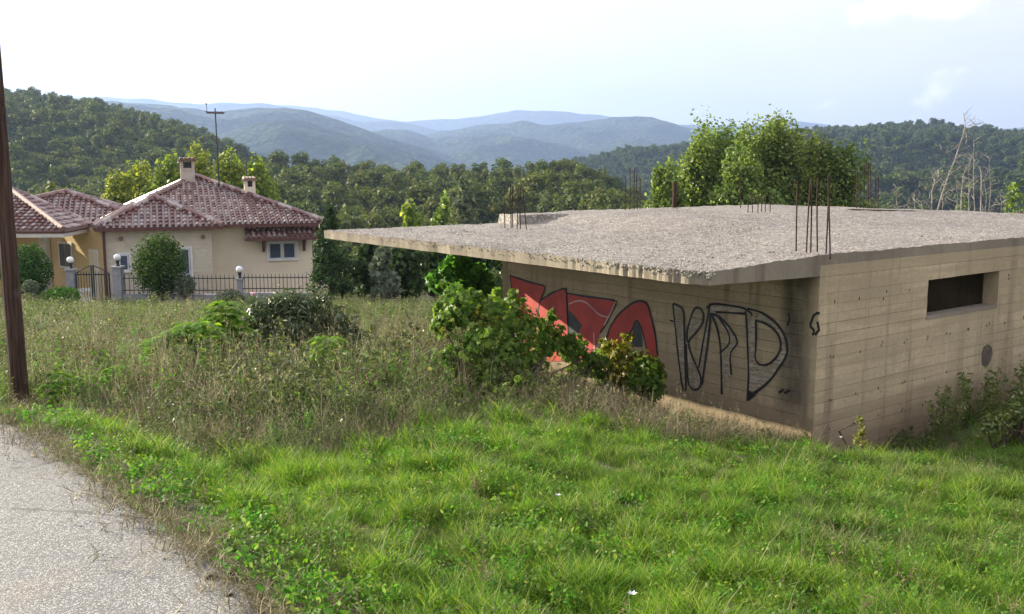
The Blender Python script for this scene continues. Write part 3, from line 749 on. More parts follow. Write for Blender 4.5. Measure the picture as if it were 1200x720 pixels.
# roof slab
def BW(a, b, z): return Vector((BC[0] + a * d1[0] + b * d2[0], BC[1] + a * d1[1] + b * d2[1], z))
def ab_at(u, v, z):
    r = ray(u, v); t = z / r.z; p = np.array([r.x * t, r.y * t]) - BC; return p @ d1, p @ d2
def slab():
    back = [ab_at(*q) for q in ((590, 249, -.80), (640, 246, -.80), (730, 243.5, -.81), (840, 243, -.82), (943, 244.5, -.83), (1015, 247, -.86), (1060, 252, -.95), (1130, 255, -1.0), (1210, 256, -1.0), (1300, 255, -1.0))]
    na, nb = 260, 190
    tb = np.linspace(0, 1, nb); sa = np.linspace(0, 1, na) ** 1.35
    # back boundary as a(b), sorted by b
    bb = sorted([(b, a) for a, b in back]); Bx = np.array([q[0] for q in bb]); Ax = np.array([q[1] for q in bb])
    top = np.zeros((na, nb, 3)); thick = np.zeros((na, nb))
    for j, t in enumerate(tb):
        bguess = -.2 + 8.1 * t; aB = float(np.interp(bguess, Bx, Ax)); aB = min(max(aB, 9.0), 13.5)
        edge = -2.62 + .006 * mn.noise(Vector((t * 90, 0, 3))) + .025 * mn.noise(Vector((t * 25, 0, 8)))
        if t < .3: edge += (.3 - t) / .3 * .08 * mn.noise(Vector((t * 260, 1, 3)))
        if t < .03: edge += .10 * (1 - t / .03) ** .7
        for i, s in enumerate(sa):
            a = edge + (aB - edge) * s; bR = -.51 * min(1, max(0, -a / 2.64)) ** 1.1 if a < 0 else -.004
            bL = 7.93 + .02 * mn.noise(Vector((a * 4, 5, 1)))
            b = bR + (bL - bR) * t
            rise = .19 * sstep(a, 1.0, 2.8) * sstep(b, .3, 5.5)
            if a > 1.05 and b > 7.3: rise = max(rise, .17)
            z = ZT + rise + .012 * mn.noise(Vector((a * 1.3, b * 1.3, 0))) + .012 * mn.noise(Vector((a * 5, b * 5, 2))) * min(1, (a - edge) * 5) + .006 * mn.noise(Vector((a * 17, b * 17, 2)))
            if a > 9 and b < 3.8: z -= 0
            top[i, j] = (a, b, z); thick[i, j] = .135 + .125 * min(1, max(0, (a + 2.6) / 2.6)) if a < 0 else .25
    V = top.reshape(-1, 3); i, j = np.meshgrid(np.arange(na - 1), np.arange(nb - 1), indexing='ij')
    Fq = np.stack([i * nb + j, (i + 1) * nb + j, (i + 1) * nb + j + 1, i * nb + j + 1], -1).reshape(-1, 4)
    put('roof_surface', mesh_np('roof_surface', V, Fq, M['slab'], True), bld)
    # sides and underside
    loop = [(i, 0) for i in range(na)] + [(na - 1, j) for j in range(1, nb)] + [(i, nb - 1) for i in range(na - 2, -1, -1)] + [(0, j) for j in range(nb - 2, 0, -1)]
    vt = [top[p] + np.array([0, 0, -.001]) for p in loop]; vb = []
    for p in loop:
        q = top[p].copy(); base = ZT + 0
        z = ZT - thick[p] + .006 * mn.noise(Vector((q[0] * 3, q[1] * 3, 9)))
        q[2] = z; ce = np.array([3.5, 3.7]); q[:2] += (ce - q[:2]) * .0008; vb.append(q)
    n = len(loop); Vs = np.array(vt + vb); Fs = [(k, n + k, n + (k + 1) % n, (k + 1) % n) for k in range(n)]
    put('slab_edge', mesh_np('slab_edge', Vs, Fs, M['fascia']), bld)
    und = top.copy(); und[:, :, 2] = ZT - thick
    put('slab_underside', mesh_np('slab_underside', und.reshape(-1, 3), Fq[:, ::-1], M['concrete']), bld)
    return top
top = slab()
# loose gravel and crumbled aggregate on the slab, and lumps along its broken edge
def stone(seed):
    rng = np.random.default_rng(seed); m = MB(); m.lathe([(0, -.4), (.42, -.25), (.5, .05), (.3, .35), (0, .42)], n=6)
    v = np.array(m.v) * (1 + rng.normal(size=(len(m.v), 1)) * .12); return mesh_np('stone', v, m.f, M['gravel'])
source('stones', [stone(i) for i in range(3)])
rng = np.random.default_rng(12); n = 22000; a = -2.6 + 8.0 * rng.random(n) ** 1.5; b = rng.uniform(-.4, 7.9, n)
ok = (b > np.where(a < 0, -.5 * np.clip(-a / 2.64, 0, 1), 0) + .02)
patch = waves(a, b, 1.1, 14) + .3 * rng.normal(size=n); ok &= patch > .15
a, b = a[ok], b[ok]; n = len(a)
ai = np.argmin(np.abs(top[:, 90, 0][None, :] - a[:, None]), 1); bj = np.clip(((b - top[ai, 0, 1]) / (top[ai, -1, 1] - top[ai, 0, 1]) * 189).astype(int), 0, 189)
z = top[ai, bj, 2]; s = .012 + .022 * rng.random(n) ** 3
scatter('loose_gravel', np.stack([a, b, z + .001], -1), rz(n, .5, rng), s3(s, s * .55), rng.integers(0, 3, n), 'stones', parent=bld)
n = 600; tt = rng.random(n) ** 1.8; jj = np.clip((tt * 189).astype(int), 0, 189); P = top[0, jj].copy(); P[:, 2] -= rng.random(n) ** 1.5 * .07; P[:, 0] += rng.normal(size=n) * .012
P[:, 1] += rng.normal(size=n) * .03
s = (.009 + .018 * rng.random(n)) * (1.2 - tt * .7)
scatter('edge_rubble', P, rz(n, .6, rng), s3(s), rng.integers(0, 3, n), 'stones', parent=bld)
# rubble and a dark plank at the back of the slab
# ------------------------------------------------------------------ starter bars
def rebar_group(label, bars, zb=None):
    """bars: (u, vtop, vbase, lean)"""
    c = None; pts = []
    for (u, vt, vb_, ln, zz) in bars:
        r = ray(u, vb_); t = zz / r.z; p = Vector((r.x * t, r.y * t, EYE + zz)); tp = at(u + ln, vt, p.y); pts.append((p, tp))
    c = pts[0][0]; g = thing('rebar_cluster', label, 'rebar', tuple(c), 0, 'rusty starter bars sticking out of the slab')
    for p, q in pts:
        L = (q - p); mb = MB(); n = 6; pp = []
        jit = random.uniform(-.012, .012)
        for i in range(n + 1):
            t = i / n; pp.append(p - c + L * t + Vector((jit * math.sin(t * 3), jit * math.cos(t * 2) - jit, -.05 if i == 0 else 0)))
        mb.tube(pp, .0095, 6).build('bar', M['rebar'], g)
rebar_group('four long rusty bars nearest the camera above the wall corner', [(933, 212, 295, 2, -1), (945, 209, 296, 6, -1), (950, 209, 296, 1, -1), (958, 209, 296, 1, -1), (968, 207, 298, 4, -1), (973, 207, 299, -2, -1)])
rebar_group('rusty bars at the left part of the slab edge', [(592, 218, 267, -1, -.99), (599, 216, 267, -1, -.99), (601, 218, 267, 0, -.99), (606, 217, 266, 2, -.97), (610, 219, 266, 0, -.97), (617, 220, 266, -4, -.97)])
rebar_group('rusty bars standing before the far wooded valley', [(733, 207, 248, 0, -.84), (738, 197, 248, 0, -.84), (743, 197, 247, 1, -.83), (747, 203, 247, -1, -.83), (750, 209, 247, 0, -.83)])
rebar_group('short thin bars in front of the poplars', [(876, 228, 255, 0, -.9), (882, 226, 255, -1, -.9), (888, 228, 255, 1, -.9), (892, 226, 254, 0, -.9), (897, 228, 254, 1, -.9), (902, 229, 254, 0, -.9)])
rebar_group('single tall thin bar left of the short bars', [(868, 205, 246, 0, -.84)])
rebar_group('dense cluster of rusty bars right of the poplars', [(1004, 197, 248, 1, -.88), (1008, 200, 248, 0, -.88), (1012, 193, 248, 1, -.88), (1017, 191, 248, 0, -.88), (1021, 192, 248, -1, -.88), (1025, 200, 248, 1, -.88), (1029, 205, 248, 0, -.88)])
# wooden post
r = ray(790, 244); t = -.82 / r.z; p = Vector((r.x * t, r.y * t, EYE - .82)); q = at(790, 214, p.y)
g = thing('wooden_post', 'thick short dark post at the back of the slab', 'post', tuple(p)); mb = MB().tube([(0, 0, -.05), (.01, 0, (q.z - p.z) * .5), (0, 0, q.z - p.z)], [.055, .05, .048], 8); mb.build('shaft', M['wood_pole'], g)
# thin wire strung between bars
# debris plank on the slab at the back
c = at(1035, 251, 20.0); c.z = EYE - .87
g = thing('debris_plank', 'dark broken plank lying at the back of the slab', 'plank', tuple(c)); MB().box(-.75, .75, -.12, .12, 0, .05).build('board', M['wood_pole'], g); g.rotation_euler = (0, .03, .1)
c = at(1150, 254, 21.0); c.z = EYE - 1.0
g = thing('brick_row', 'low rusty brick edge at the far right of the slab', 'bricks', tuple(c))
bm_ = mesh_np('brick', *(lambda m: (np.array(m.v), m.f))(MB().box(-.12, .12, -.06, .06, 0, .07)), mat('red_brick', (.32, .12, .06), (.22, .1, .06)))
for i in range(7):
    o = put('brick', bm_, g, (.9 + i * .26, random.uniform(-.03, .03), 0)); o.rotation_euler = (0, 0, random.uniform(-.15, .15))

# ------------------------------------------------------------------ graffiti: thin paint on the wall
def wp(u, v, off):
    r = ray(u, v); P0 = Vector((BC[0], BC[1], 0)); n = Vector((d1[0], d1[1], 0)); o0 = Vector((0, 0, EYE))
    t = (P0 - o0).dot(n) / r.dot(n); P = o0 + r * t; b = (np.array([P.x, P.y]) - BC) @ d2
    return (-off, float(b), float(P.z))
def paint(name, col, wear=.35, rough=.6):
    m, nt, out = new_mat(name); g = N(nt); p = pos(g)
    b = g('ShaderNodeBsdfPrincipled'); b.inputs['Roughness'].default_value = rough
    g.val(b.inputs['Base Color'], g.mix(g.ramp(g.noise(p, 5, 5), .35, .7), col, tuple(x * .72 for x in col)))
    g.val(b.inputs['Normal'], g.bump(g.noise(p, 60, 3), .3, .01))
    tr = g('ShaderNodeBsdfTransparent'); ms = g('ShaderNodeMixShader')
    st = g.noise(p, 1, 6, .7, (6, 6, 26)); g.val(ms.inputs[0], g.ramp(st, .52 + .25 * (1 - wear), .66 + .25 * (1 - wear)))
    nt.links.new(b.outputs[0], ms.inputs[1]); nt.links.new(tr.outputs[0], ms.inputs[2]); nt.links.new(ms.outputs[0], out.inputs[0]); return m
PR = paint('red_spray_paint', (.50, .055, .035), .55); PK = paint('black_spray_paint', (.018, .016, .016), .7); PW = paint('pale_spray_paint', (.46, .40, .30), 1.25)
PG = paint('grey_spray_paint', (.05, .055, .05), .3)
def zz7(pts): return [(560 + x / 4.8, 290 + y / 4.8) for x, y in pts]
def zz8(pts): return [(760 + x / 3.6, 320 + y / 3.6) for x, y in pts]
def fill(name, pts, m, off):
    me = MB(); P = [wp(u, v, off) for u, v in pts]; me.add(P, [tuple(range(len(P)))])
    o = me.build(name, m, bld); bpy_tri(o); return o
def bpy_tri(o):
    import bmesh
    b = bmesh.new(); b.from_mesh(o.data); bmesh.ops.triangulate(b, faces=b.faces[:]); bmesh.ops.recalc_face_normals(b, faces=b.faces[:]); b.to_mesh(o.data); b.free()
def stroke(name, lines, wpx, m, off):
    mb = MB()
    for ln in lines:
        # smooth the line and give it a hand's wobble
        P = [np.array(wp(u, v, off)) for u, v in ln]; Q = []
        for i in range(len(P) - 1):
            k = max(2, int(np.linalg.norm(P[i + 1] - P[i]) / .03))
            for j in range(k): Q.append(P[i] + (P[i + 1] - P[i]) * j / k)
        Q.append(P[-1]); Q = np.array(Q)
        if len(Q) > 9:
            for _ in range(2): Q[2:-2] = (Q[:-4] + Q[1:-3] + Q[2:-2] + Q[3:-1] + Q[4:]) / 5
        V = []; 
        for i, p in enumerate(Q):
            d = Q[min(i + 1, len(Q) - 1)] - Q[max(i - 1, 0)]; d = d / (np.linalg.norm(d) + 1e-6); nn_ = np.array([0, -d[2], d[1]])
            wd = wpx * (.85 + .35 * mn.noise(Vector((p[1] * 4, p[2] * 4, off * 99)))) ; V += [p + nn_ * wd, p - nn_ * wd]
        mb.add(V, [(2 * i, 2 * i + 1, 2 * i + 3, 2 * i + 2) for i in range(len(Q) - 1)])
    o = mb.build(name, m, bld); return o
S1 = zz7([(183,158),(240,178),(290,195),(388,218),(352,300),(335,400),(310,480),(300,640),(262,640),(238,430),(215,330),(197,260)])
S2 = zz7([(352,300),(420,255),(500,225),(505,340),(512,490),(520,640),(300,640),(330,440),(335,390)])
S3 = zz7([(505,258),(600,275),(700,287),(790,300),(750,370),(720,440),(690,480),(665,560),(655,700),(560,700),(530,640),(512,490),(560,500),(590,440),(515,350)])
S4 = zz7([(720,540),(740,460),(790,380),(860,320),(900,300),(955,305),(975,380),(1000,480),(1014,610),(1010,680),(965,680),(950,560),(930,470),(895,395),(865,480),(800,560),(780,680),(700,680)])
TRI = zz7([(515,350),(590,440),(560,500),(512,490)])
for s_ in (S1, S2, S3, S4): fill('red_paint', s_, PR, .0105)
fill('grey_paint', TRI, PG, .0115)
fill('grey_paint', zz7([(892,400),(912,440),(925,500),(928,560),(862,560),(878,460)]), PG, .0112)
stroke('black_outline', [S1 + [S1[0]], S2[:6], S3[:7] , S4[:9], S4[10:16], zz7([(500,225),(505,340),(512,490),(545,530),(655,590)])], .019, PK, .0125)
stroke('pale_highlight', [zz7([(515,320),(560,298),(610,305),(650,345),(690,385),(735,392)]), zz7([(778,305),(740,390),(712,440)]), zz7([(655,480),(660,590)]), zz7([(200,270),(225,330),(235,400)])], .012, paint('pink_chalk', (.62, .42, .38), .6), .0135)
fill('pale_paint', zz8([(105,130),(150,150),(158,300),(160,500),(148,510),(125,330)]), PW, .0105)
fill('pale_paint', zz8([(200,135),(240,170),(222,215),(165,290),(165,240)]), PW, .0105)
fill('pale_paint', zz8([(262,130),(330,135),(420,150),(415,175),(300,168),(385,295),(345,330),(352,430),(312,500),(305,335),(350,290),(300,200),(270,180),(232,400),(222,490),(205,500),(170,480),(165,300),(215,460),(240,250)]), PW, .0107)
fill('pale_paint', zz8([(412,165),(440,180),(450,200),(455,380),(490,395),(540,360),(565,300),(555,260),(520,225),(455,195),(450,165),(540,210),(582,270),(592,340),(560,390),(520,455),(430,520),(420,540),(425,430)]), PW, .0109)
K = [zz8(q) for q in ([(105,130),(112,200),(125,330),(140,450),(150,512),(160,500),(157,350),(150,150),(128,132),(105,130)],
     [(168,292),(160,260),(180,190),(200,135),(225,150),(240,172),(232,215),(200,255),(165,290),(185,350),(208,400),(226,440),(228,475),(205,500),(180,492),(168,470),(160,300)],
     [(262,128),(252,190),(240,250),(226,330),(214,400)], [(265,172),(252,300),(240,380),(228,470)], [(246,150),(262,128),(330,135),(420,150),(440,178)],
     [(285,165),(340,168),(410,172)], [(262,172),(300,180),(350,235),(386,295),(345,330),(347,380),(352,430)], [(272,180),(292,230),(304,290),(308,350),(310,430),(311,512)],
     [(298,185),(325,225),(346,262),(350,292),(328,318),(302,338)],
     [(412,160),(418,230),(420,300),(425,430),(420,540)], [(455,205),(456,300),(448,378),(470,388),(492,396),(520,378),(545,355),(562,322),(562,280),(545,248),(520,225),(480,205),(452,200)],
     [(420,150),(480,165),(540,208),(572,250),(588,300),(592,340),(575,368),(556,395),(520,450),(480,485),(428,520)],
     [(594,168),(598,195),(590,222)], [(725,170),(690,168),(700,200),(672,228),(715,240),(692,262)], [(715,205),(722,240),(705,262)], [(92,200),(108,205)], [(552,505),(572,492)], [(575,508),(598,494)])]
stroke('black_outline', K, .0185, PK, .0125)
fill('black_blot', zz8([(420,490),(455,515),(470,505),(425,540)]), PK, .0118)
# dark damp band beside the corner
def stain(name, col):
    m, nt, out = new_mat(name); g = N(nt); p = pos(g)
    b = g('ShaderNodeBsdfPrincipled'); b.inputs['Roughness'].default_value = .9; g.val(b.inputs['Base Color'], col)
    tc_ = g('ShaderNodeTexCoord').outputs['Generated']; sx = g('ShaderNodeSeparateXYZ'); g.val(sx.inputs[0], tc_)
    e = g.math('MULTIPLY', g.ramp(sx.outputs[1], 0, .35), g.ramp(sx.outputs[1], .6, 1.0, 1, 0)); e = g.math('MULTIPLY', e, g.ramp(sx.outputs[2], 0, .25))
    al = g.math('MULTIPLY', e, g.ramp(g.noise(p, 1, 5, .6, (3, 3, .8)), .2, .65, .1, .6))
    tr = g('ShaderNodeBsdfTransparent'); ms = g('ShaderNodeMixShader'); g.val(ms.inputs[0], al)
    nt.links.new(tr.outputs[0], ms.inputs[1]); nt.links.new(b.outputs[0], ms.inputs[2]); nt.links.new(ms.outputs[0], out.inputs[0]); return m
MB().add([(-.010, .02, HZ - 3.2), (-.010, .62, HZ - 3.2), (-.010, .62, HZ - 1.28), (-.010, .02, HZ - 1.28)], [(0, 1, 2, 3)]).build('damp_stain', stain('damp_stain', (.035, .033, .035)), bld)

# ------------------------------------------------------------------ the house
HEX = R(20); HO = at(112, 266.5, 35.0)
house = thing('house', 'cream single-storey house with hipped red tile roofs', 'house', (HO.x, HO.y, 0), HEX)
EZ = HO.z; GZ = EZ - 3.3; PZ = EYE - 5.0
def plaster(name, c, c2): return mat(name, c, c2, 1.2, .85, .15, 30, .2)
M['cream'] = plaster('cream_plaster', (.78, .69, .53), (.70, .62, .47))
M['ochre'] = plaster('ochre_plaster', (.66, .50, .25), (.58, .43, .21))
M['white'] = mat('white_paint', (.75, .74, .70), (.66, .65, .61), 3, .6, .05)
M['metal_dark'] = mat('dark_iron', (.03, .032, .035), (.045, .045, .045), 10, .5, .1, 40, .4, .3)
M['glass'] = mat('window_glass', (.05, .065, .10), (.08, .10, .14), .8, .15, 0, 1, .6)
M['frame_blue'] = mat('pale_frame', (.62, .64, .68), (.55, .57, .62), 3, .5, 0)
M['gutter'] = mat('brown_gutter', (.13, .045, .035), (.09, .035, .03), 4, .5, 0, 1, .4)
M['grey_stone'] = mat('grey_pillar', (.34, .34, .36), (.25, .25, .27), 6, .85, .3, 30)
M['soffit'] = mat('soffit_paint', (.62, .58, .52), (.55, .5, .45), 3, .8, 0)
def tile_mat():
    m, nt, out = new_mat('clay_tiles'); g = N(nt); p = pos(g)
    b = g('ShaderNodeBsdfPrincipled'); nt.links.new(b.outputs[0], out.inputs[0])
    ri = g('ShaderNodeNewGeometry').outputs['Random Per Island']
    c = g.mix(ri, (.15, .055, .04), (.22, .085, .06)); c = g.mix(g.ramp(g.noise(p, 2.5, 4), .4, .75), c, (.11, .055, .055)); c = g.mix(g.math('MULTIPLY', g.ramp(ri, .42, .8), .72), c, (.44, .38, .35))  # last mix pales random tiles, painting sun glints into the tile colour
    g.val(b.inputs['Base Color'], c); b.inputs['Roughness'].default_value = .33; b.inputs['Specular IOR Level'].default_value = .9
    return m
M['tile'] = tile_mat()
M['tile_worn'] = mat('pale_ridge_tiles', (.30, .20, .16), (.22, .13, .10), 4, .5, .1, 20, .5)
def stonewall():
    m, nt, out = new_mat('stone_cladding'); g = N(nt); p = pos(g)
    b = g('ShaderNodeBsdfPrincipled'); nt.links.new(b.outputs[0], out.inputs[0]); b.inputs['Roughness'].default_value = .9
    oi = g('ShaderNodeObjectInfo').outputs['Random']; ri = g('ShaderNodeNewGeometry').outputs['Random Per Island']
    c = g.mix(ri, (.62, .55, .43), (.54, .48, .38)); c = g.mix(g.ramp(g.noise(p, 6, 4), .4, .8), c, (.64, .58, .47))
    g.val(b.inputs['Base Color'], c); g.val(b.inputs['Normal'], g.bump(g.noise(p, 25, 4), .4, .02)); return m
M['stone_clad'] = stonewall()
def tiles(name, A, B, C_, parent, pitch=.215, row=.31, D=None):
    """barrel tiles over the plane A-B (eave) up to C (or quad A,B,C,D)"""
    A, B, C_ = Vector(A), Vector(B), Vector(C_); D = Vector(D) if D else None
    ex = (B - A).normalized(); n = ex.cross(((D or C_) - A)).normalized()
    if n.z < 0: n = -n
    up = n.cross(ex).normalized()
    if up.z < 0: up = -up
    poly = [(0, 0), ((B - A).dot(ex), 0), ((C_ - A).dot(ex), (C_ - A).dot(up))] + ([((D - A).dot(ex), (D - A).dot(up))] if D else [])
    def inside(x, y):
        s = 0
        for i in range(len(poly)):
            x0, y0 = poly[i]; x1, y1 = poly[(i + 1) % len(poly)]; c = (x1 - x0) * (y - y0) - (y1 - y0) * (x - x0)
            if c < -.10: return False
        return True
    H = max(q[1] for q in poly); X0 = min(q[0] for q in poly); X1 = max(q[0] for q in poly)
    mb = MB(); base = MB(); base.add([A + ex * q[0] + up * q[1] for q in poly], [tuple(range(len(poly)))])
    nr = int(H / row) + 1; ncol = int((X1 - X0) / pitch) + 1
    arc = [(-.5, 0), (-.36, .55), (0, .95), (.36, .55), (.5, 0)]
    for j in range(nr):
        for i in range(ncol):
            x = X0 + (i + .5) * pitch; y = j * row
            if not inside(x, y + row * .5): continue
            V = []
            for (yy, lift, wd) in ((y - .03, .08, 1.0), (y + row + .02, .012, .86)):
                for ax, az in arc: V.append(A + ex * (x + ax * pitch * .66 * wd) + up * yy + n * (lift + az * pitch * .30))
            b = len(mb.v); mb.v += [tuple(q) for q in V]; mb.f += [(b + k, b + k + 1, b + 6 + k, b + 5 + k) for k in range(4)] + [(b, b + 4, b + 3, b + 2, b + 1)]
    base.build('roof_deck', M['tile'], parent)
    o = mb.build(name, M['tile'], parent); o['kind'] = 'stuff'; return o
capm = MB()
def ridge_caps(P, Q, m, parent):
    P, Q = Vector(P), Vector(Q); L = (Q - P).length; n = max(2, int(L / .36)); d = (Q - P) / n; mb = MB()
    for i in range(n):
        a = P + d * i; b = a + d * 1.08; mb.tube([a + Vector((0, 0, .035)), b + Vector((0, 0, .075))], [.13, .105], 7, True)
    o = mb.build('ridge_tiles', m, parent); o['kind'] = 'stuff'; return o
def hip_roof(x0, x1, y0, y1, ax, ay, rise, parent, faces='flrb', worn=(), z=EZ, over=.0):
    Z0 = z; A = [(x0, y0, Z0), (x1, y0, Z0), (x1, y1, Z0), (x0, y1, Z0)]; ap = (ax, ay, Z0 + rise)
    rf = bpy.data.objects.new('roof', None); link(rf, parent)
    for k, (i, j) in dict(f=(0, 1), r=(1, 2), b=(2, 3), l=(3, 0)).items():
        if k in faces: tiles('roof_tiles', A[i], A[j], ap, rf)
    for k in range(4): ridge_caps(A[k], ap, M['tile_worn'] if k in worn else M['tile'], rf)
    mb = MB(); t = .13
    mb.box(x0, x1, y0 - .02, y0 + .03, Z0 - t, Z0 - .005); mb.box(x1 - .03, x1 + .02, y0 + .03, y1, Z0 - t, Z0 - .005)
    mb.box(x0 - .02, x0 + .03, y0 + .03, y1, Z0 - t, Z0 - .005); mb.box(x0, x1, y1 - .03, y1 + .02, Z0 - t, Z0 - .005)
    mb.build('gutter', M['gutter'], rf)
    MB().box(x0 + .03, x1 - .03, y0 + .03, y1 - .03, Z0 - t + .01, Z0 - .04).build('soffit', M['soffit'], rf)
    return rf
hip_roof(-.1, 8.5, .25, 11.0, 3.75, 6.0, 1.80, house, worn=(0,), z=EZ)
hip_roof(.0, 4.45, -.75, 4.2, 2.05, 1.55, 1.0, house, worn=(), z=EZ + .004)
hip_roof(-6.5, 1.6, 4.6, 10.5, -1.6, 7.5, 1.12, house, worn=(0,), z=EZ + .008)
# walls
MB().box(.35, 8.0, .9, 10.4, PZ - 1.0, EZ - .12).build('wall', M['cream'], house)
MB().box(.3, 4.05, -.25, .95, PZ - 1.0, EZ - .13).build('wall', M['stone_clad'], house)
# stone cladding pieces on the projecting room
rng = np.random.default_rng(5); mb = MB(); z = PZ - .2; 
while z < EZ - .35:
    h = .15; x = .3
    while x < 4.04:
        w_ = min(rng.uniform(.22, .5), 4.05 - x); 
        if w_ > .05 and not (.58 < x + w_ / 2 < 1.16 and EZ - 1.72 < z + h / 2 < EZ - .95) and not (2.72 < x + w_ / 2 < 3.4 and EZ - 2.0 < z + h / 2 < EZ - .72):
            mb.box(x + .012, x + w_ - .012, -.254 - rng.uniform(.003, .012), -.249, z + .01, z + h - .01)
        x += w_
    z += h
mb.build('stone_facing', M['stone_clad'], house)['kind'] = 'stuff'
MB().box(-6.2, .2, 5.2, 11.0, PZ - 1, EZ - .13).build('wall', M['ochre'], house)
def window(parent, x0, x1, z0, z1, y, mull=1, fr=None, depth=.06):
    f = .07; mb = MB(); mb.box(x0 - f, x1 + f, y - depth, y, z1, z1 + f); mb.box(x0 - f, x1 + f, y - depth - .04, y, z0 - f, z0)
    mb.box(x0 - f, x0, y - depth, y, z0, z1); mb.box(x1, x1 + f, y - depth, y, z0, z1)
    o = mb.build('window', fr or M['white'], parent)
    for k in range(mull):
        a = x0 + (x1 - x0) * k / mull + .02; b = x0 + (x1 - x0) * (k + 1) / mull - .02
        MB().box(a + .05, b - .05, y - .025, y - .012, z0 + .05, z1 - .05).build('pane', M['glass'], o)
        m2 = MB(); m2.box(a, b, y - .045, y - .002, z0, z0 + .05); m2.box(a, b, y - .045, y - .002, z1 - .05, z1); m2.box(a, a + .05, y - .045, y - .002, z0 + .05, z1 - .05); m2.box(b - .05, b, y - .045, y - .002, z0 + .05, z1 - .05)
        m2.build('sash', M['frame_blue'], o)
    return o
window(house, 6.25, 7.35, EZ - 1.46, EZ - .80, .9, 2)
window(house, .72, 1.10, EZ - 1.62, EZ - 1.02, -.252, 1)
window(house, 2.86, 3.26, EZ - 1.85, EZ - .85, -.252, 1)
# tiled awning over the right window
aw = bpy.data.objects.new('awning', None); link(aw, house)
tiles('awning_tiles', (5.35, .10, EZ - .56), (8.3, .10, EZ - .56), (8.3, .88, EZ - .22), aw, .2, .28, D=(5.35, .88, EZ - .22))
MB().box(5.3, 8.35, .08, .13, EZ - .66, EZ - .56).build('fascia', M['gutter'], aw)
for x in (6.02, 7.62): MB().box(x, x + .09, .72, .898, EZ - 1.15, EZ - .34).tube([(x + .045, .78, EZ - 1.05), (x + .045, .2, EZ - .62)], .035, 5).build('bracket', M['gutter'], aw)
# downpipe, wall lamps
MB().tube([(.27, -.35, EZ - .1), (.27, -.34, PZ - .3)], .05, 8).build('downpipe', M['gutter'], house)
for x in (.85, 3.75):
    MB().lathe([(0, -.09), (.07, -.05), (.08, .03), (.03, .07), (0, .08)], (x, -.33, EZ - .42), 8).build('wall_lamp', M['tile_worn'], house)
# porch wall, facing left towards the sun
pa = math.atan2(-.62, .78)
pw = bpy.data.objects.new('porch_wall', None); link(pw, house)
lp = Vector((.30, .35, 0)); 
def loc_dir(v): return Vector((v[0] * math.cos(HEX) + v[1] * math.sin(HEX), -v[0] * math.sin(HEX) + v[1] * math.cos(HEX), 0))
dirw = loc_dir((-.78, .62)); nw = loc_dir((-.62, -.78))
def pbox(s0, s1, o0, o1, z0, z1, name, m, par):
    P = [lp + dirw * s + nw * q for s, q in ((s0, o0), (s1, o0), (s1, o1), (s0, o1))]; V = [(p.x, p.y, z0) for p in P] + [(p.x, p.y, z1) for p in P]
    return MB().add(V, [(3,2,1,0),(4,5,6,7),(0,1,5,4),(1,2,6,5),(2,3,7,6),(3,0,4,7)]).build(name, m, par)
pbox(.0, 4.6, -.2, 0, PZ - .6, EZ - .16, 'wall', M['ochre'], pw)
pbox(2.55, 3.65, 0, .05, EZ - 1.75, EZ - .72, 'window', M['white'], pw)
pbox(2.65, 3.08, .03, .06, EZ - 1.68, EZ - .8, 'pane', M['glass'], pw); pbox(3.12, 3.55, .03, .06, EZ - 1.68, EZ - .8, 'pane', M['glass'], pw)
pbox(.55, 1.25, .0, .05, PZ + .05, EZ - .9, 'door', M['white'], pw)
pbox(.65, 1.15, .03, .065, PZ + .15, EZ - 1.0, 'door_panel', M['cream'], pw)
pbox(4.35, 4.62, .02, .2, PZ - .6, EZ - .16, 'pilaster', M['white'], pw)
# porch roof: nearer wing at the left
PA = [Vector(at(-95, 272.0, 33.2)), Vector(at(74, 270.5, 33.4)), Vector(at(107, 262.5, 36.8)), Vector(at(-60, 262, 39))]
ez = PA[1].z; ap = at(8, 221, 37.5)
hm = Matrix.Translation((HO.x, HO.y, 0)) @ Matrix.Rotation(HEX, 4, 'Z'); hi_ = hm.inverted()
PL = [hi_ @ Vector((p.x, p.y, ez)) for p in PA]; apl = hi_ @ ap
rf = bpy.data.objects.new('porch_roof', None); link(rf, house)
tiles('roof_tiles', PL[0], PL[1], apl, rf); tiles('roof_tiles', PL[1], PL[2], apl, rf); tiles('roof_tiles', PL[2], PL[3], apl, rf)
ridge_caps(PL[1], apl, M['tile_worn'], rf); ridge_caps(PL[2], apl, M['tile'], rf); ridge_caps(PL[0], apl, M['tile'], rf)
for a_, b_ in ((0, 1), (1, 2)):
    p, q = PL[a_], PL[b_]; mb = MB(); mb.tube([p + Vector((0, 0, -.05)), q + Vector((0, 0, -.05))], .055, 6); mb.build('gutter', M['gutter'], rf)
MB().poly([p + Vector((0, 0, -.1)) for p in PL], (0, 0, -.14)).build('soffit', M['soffit'], rf)
c = hi_ @ at(50, 300, 36.2); MB().box(c.x - .1, c.x + .1, c.y - .1, c.y + .1, PZ - .5, ez - .24).build('porch_column', M['white'], house)
# terrace of the house
MB().box(-6, 9, -3.0, 11, PZ - .9, PZ + .02).build('terrace', mat('terrace_paving', (.45, .36, .24), (.38, .3, .2), 2, .8), house)
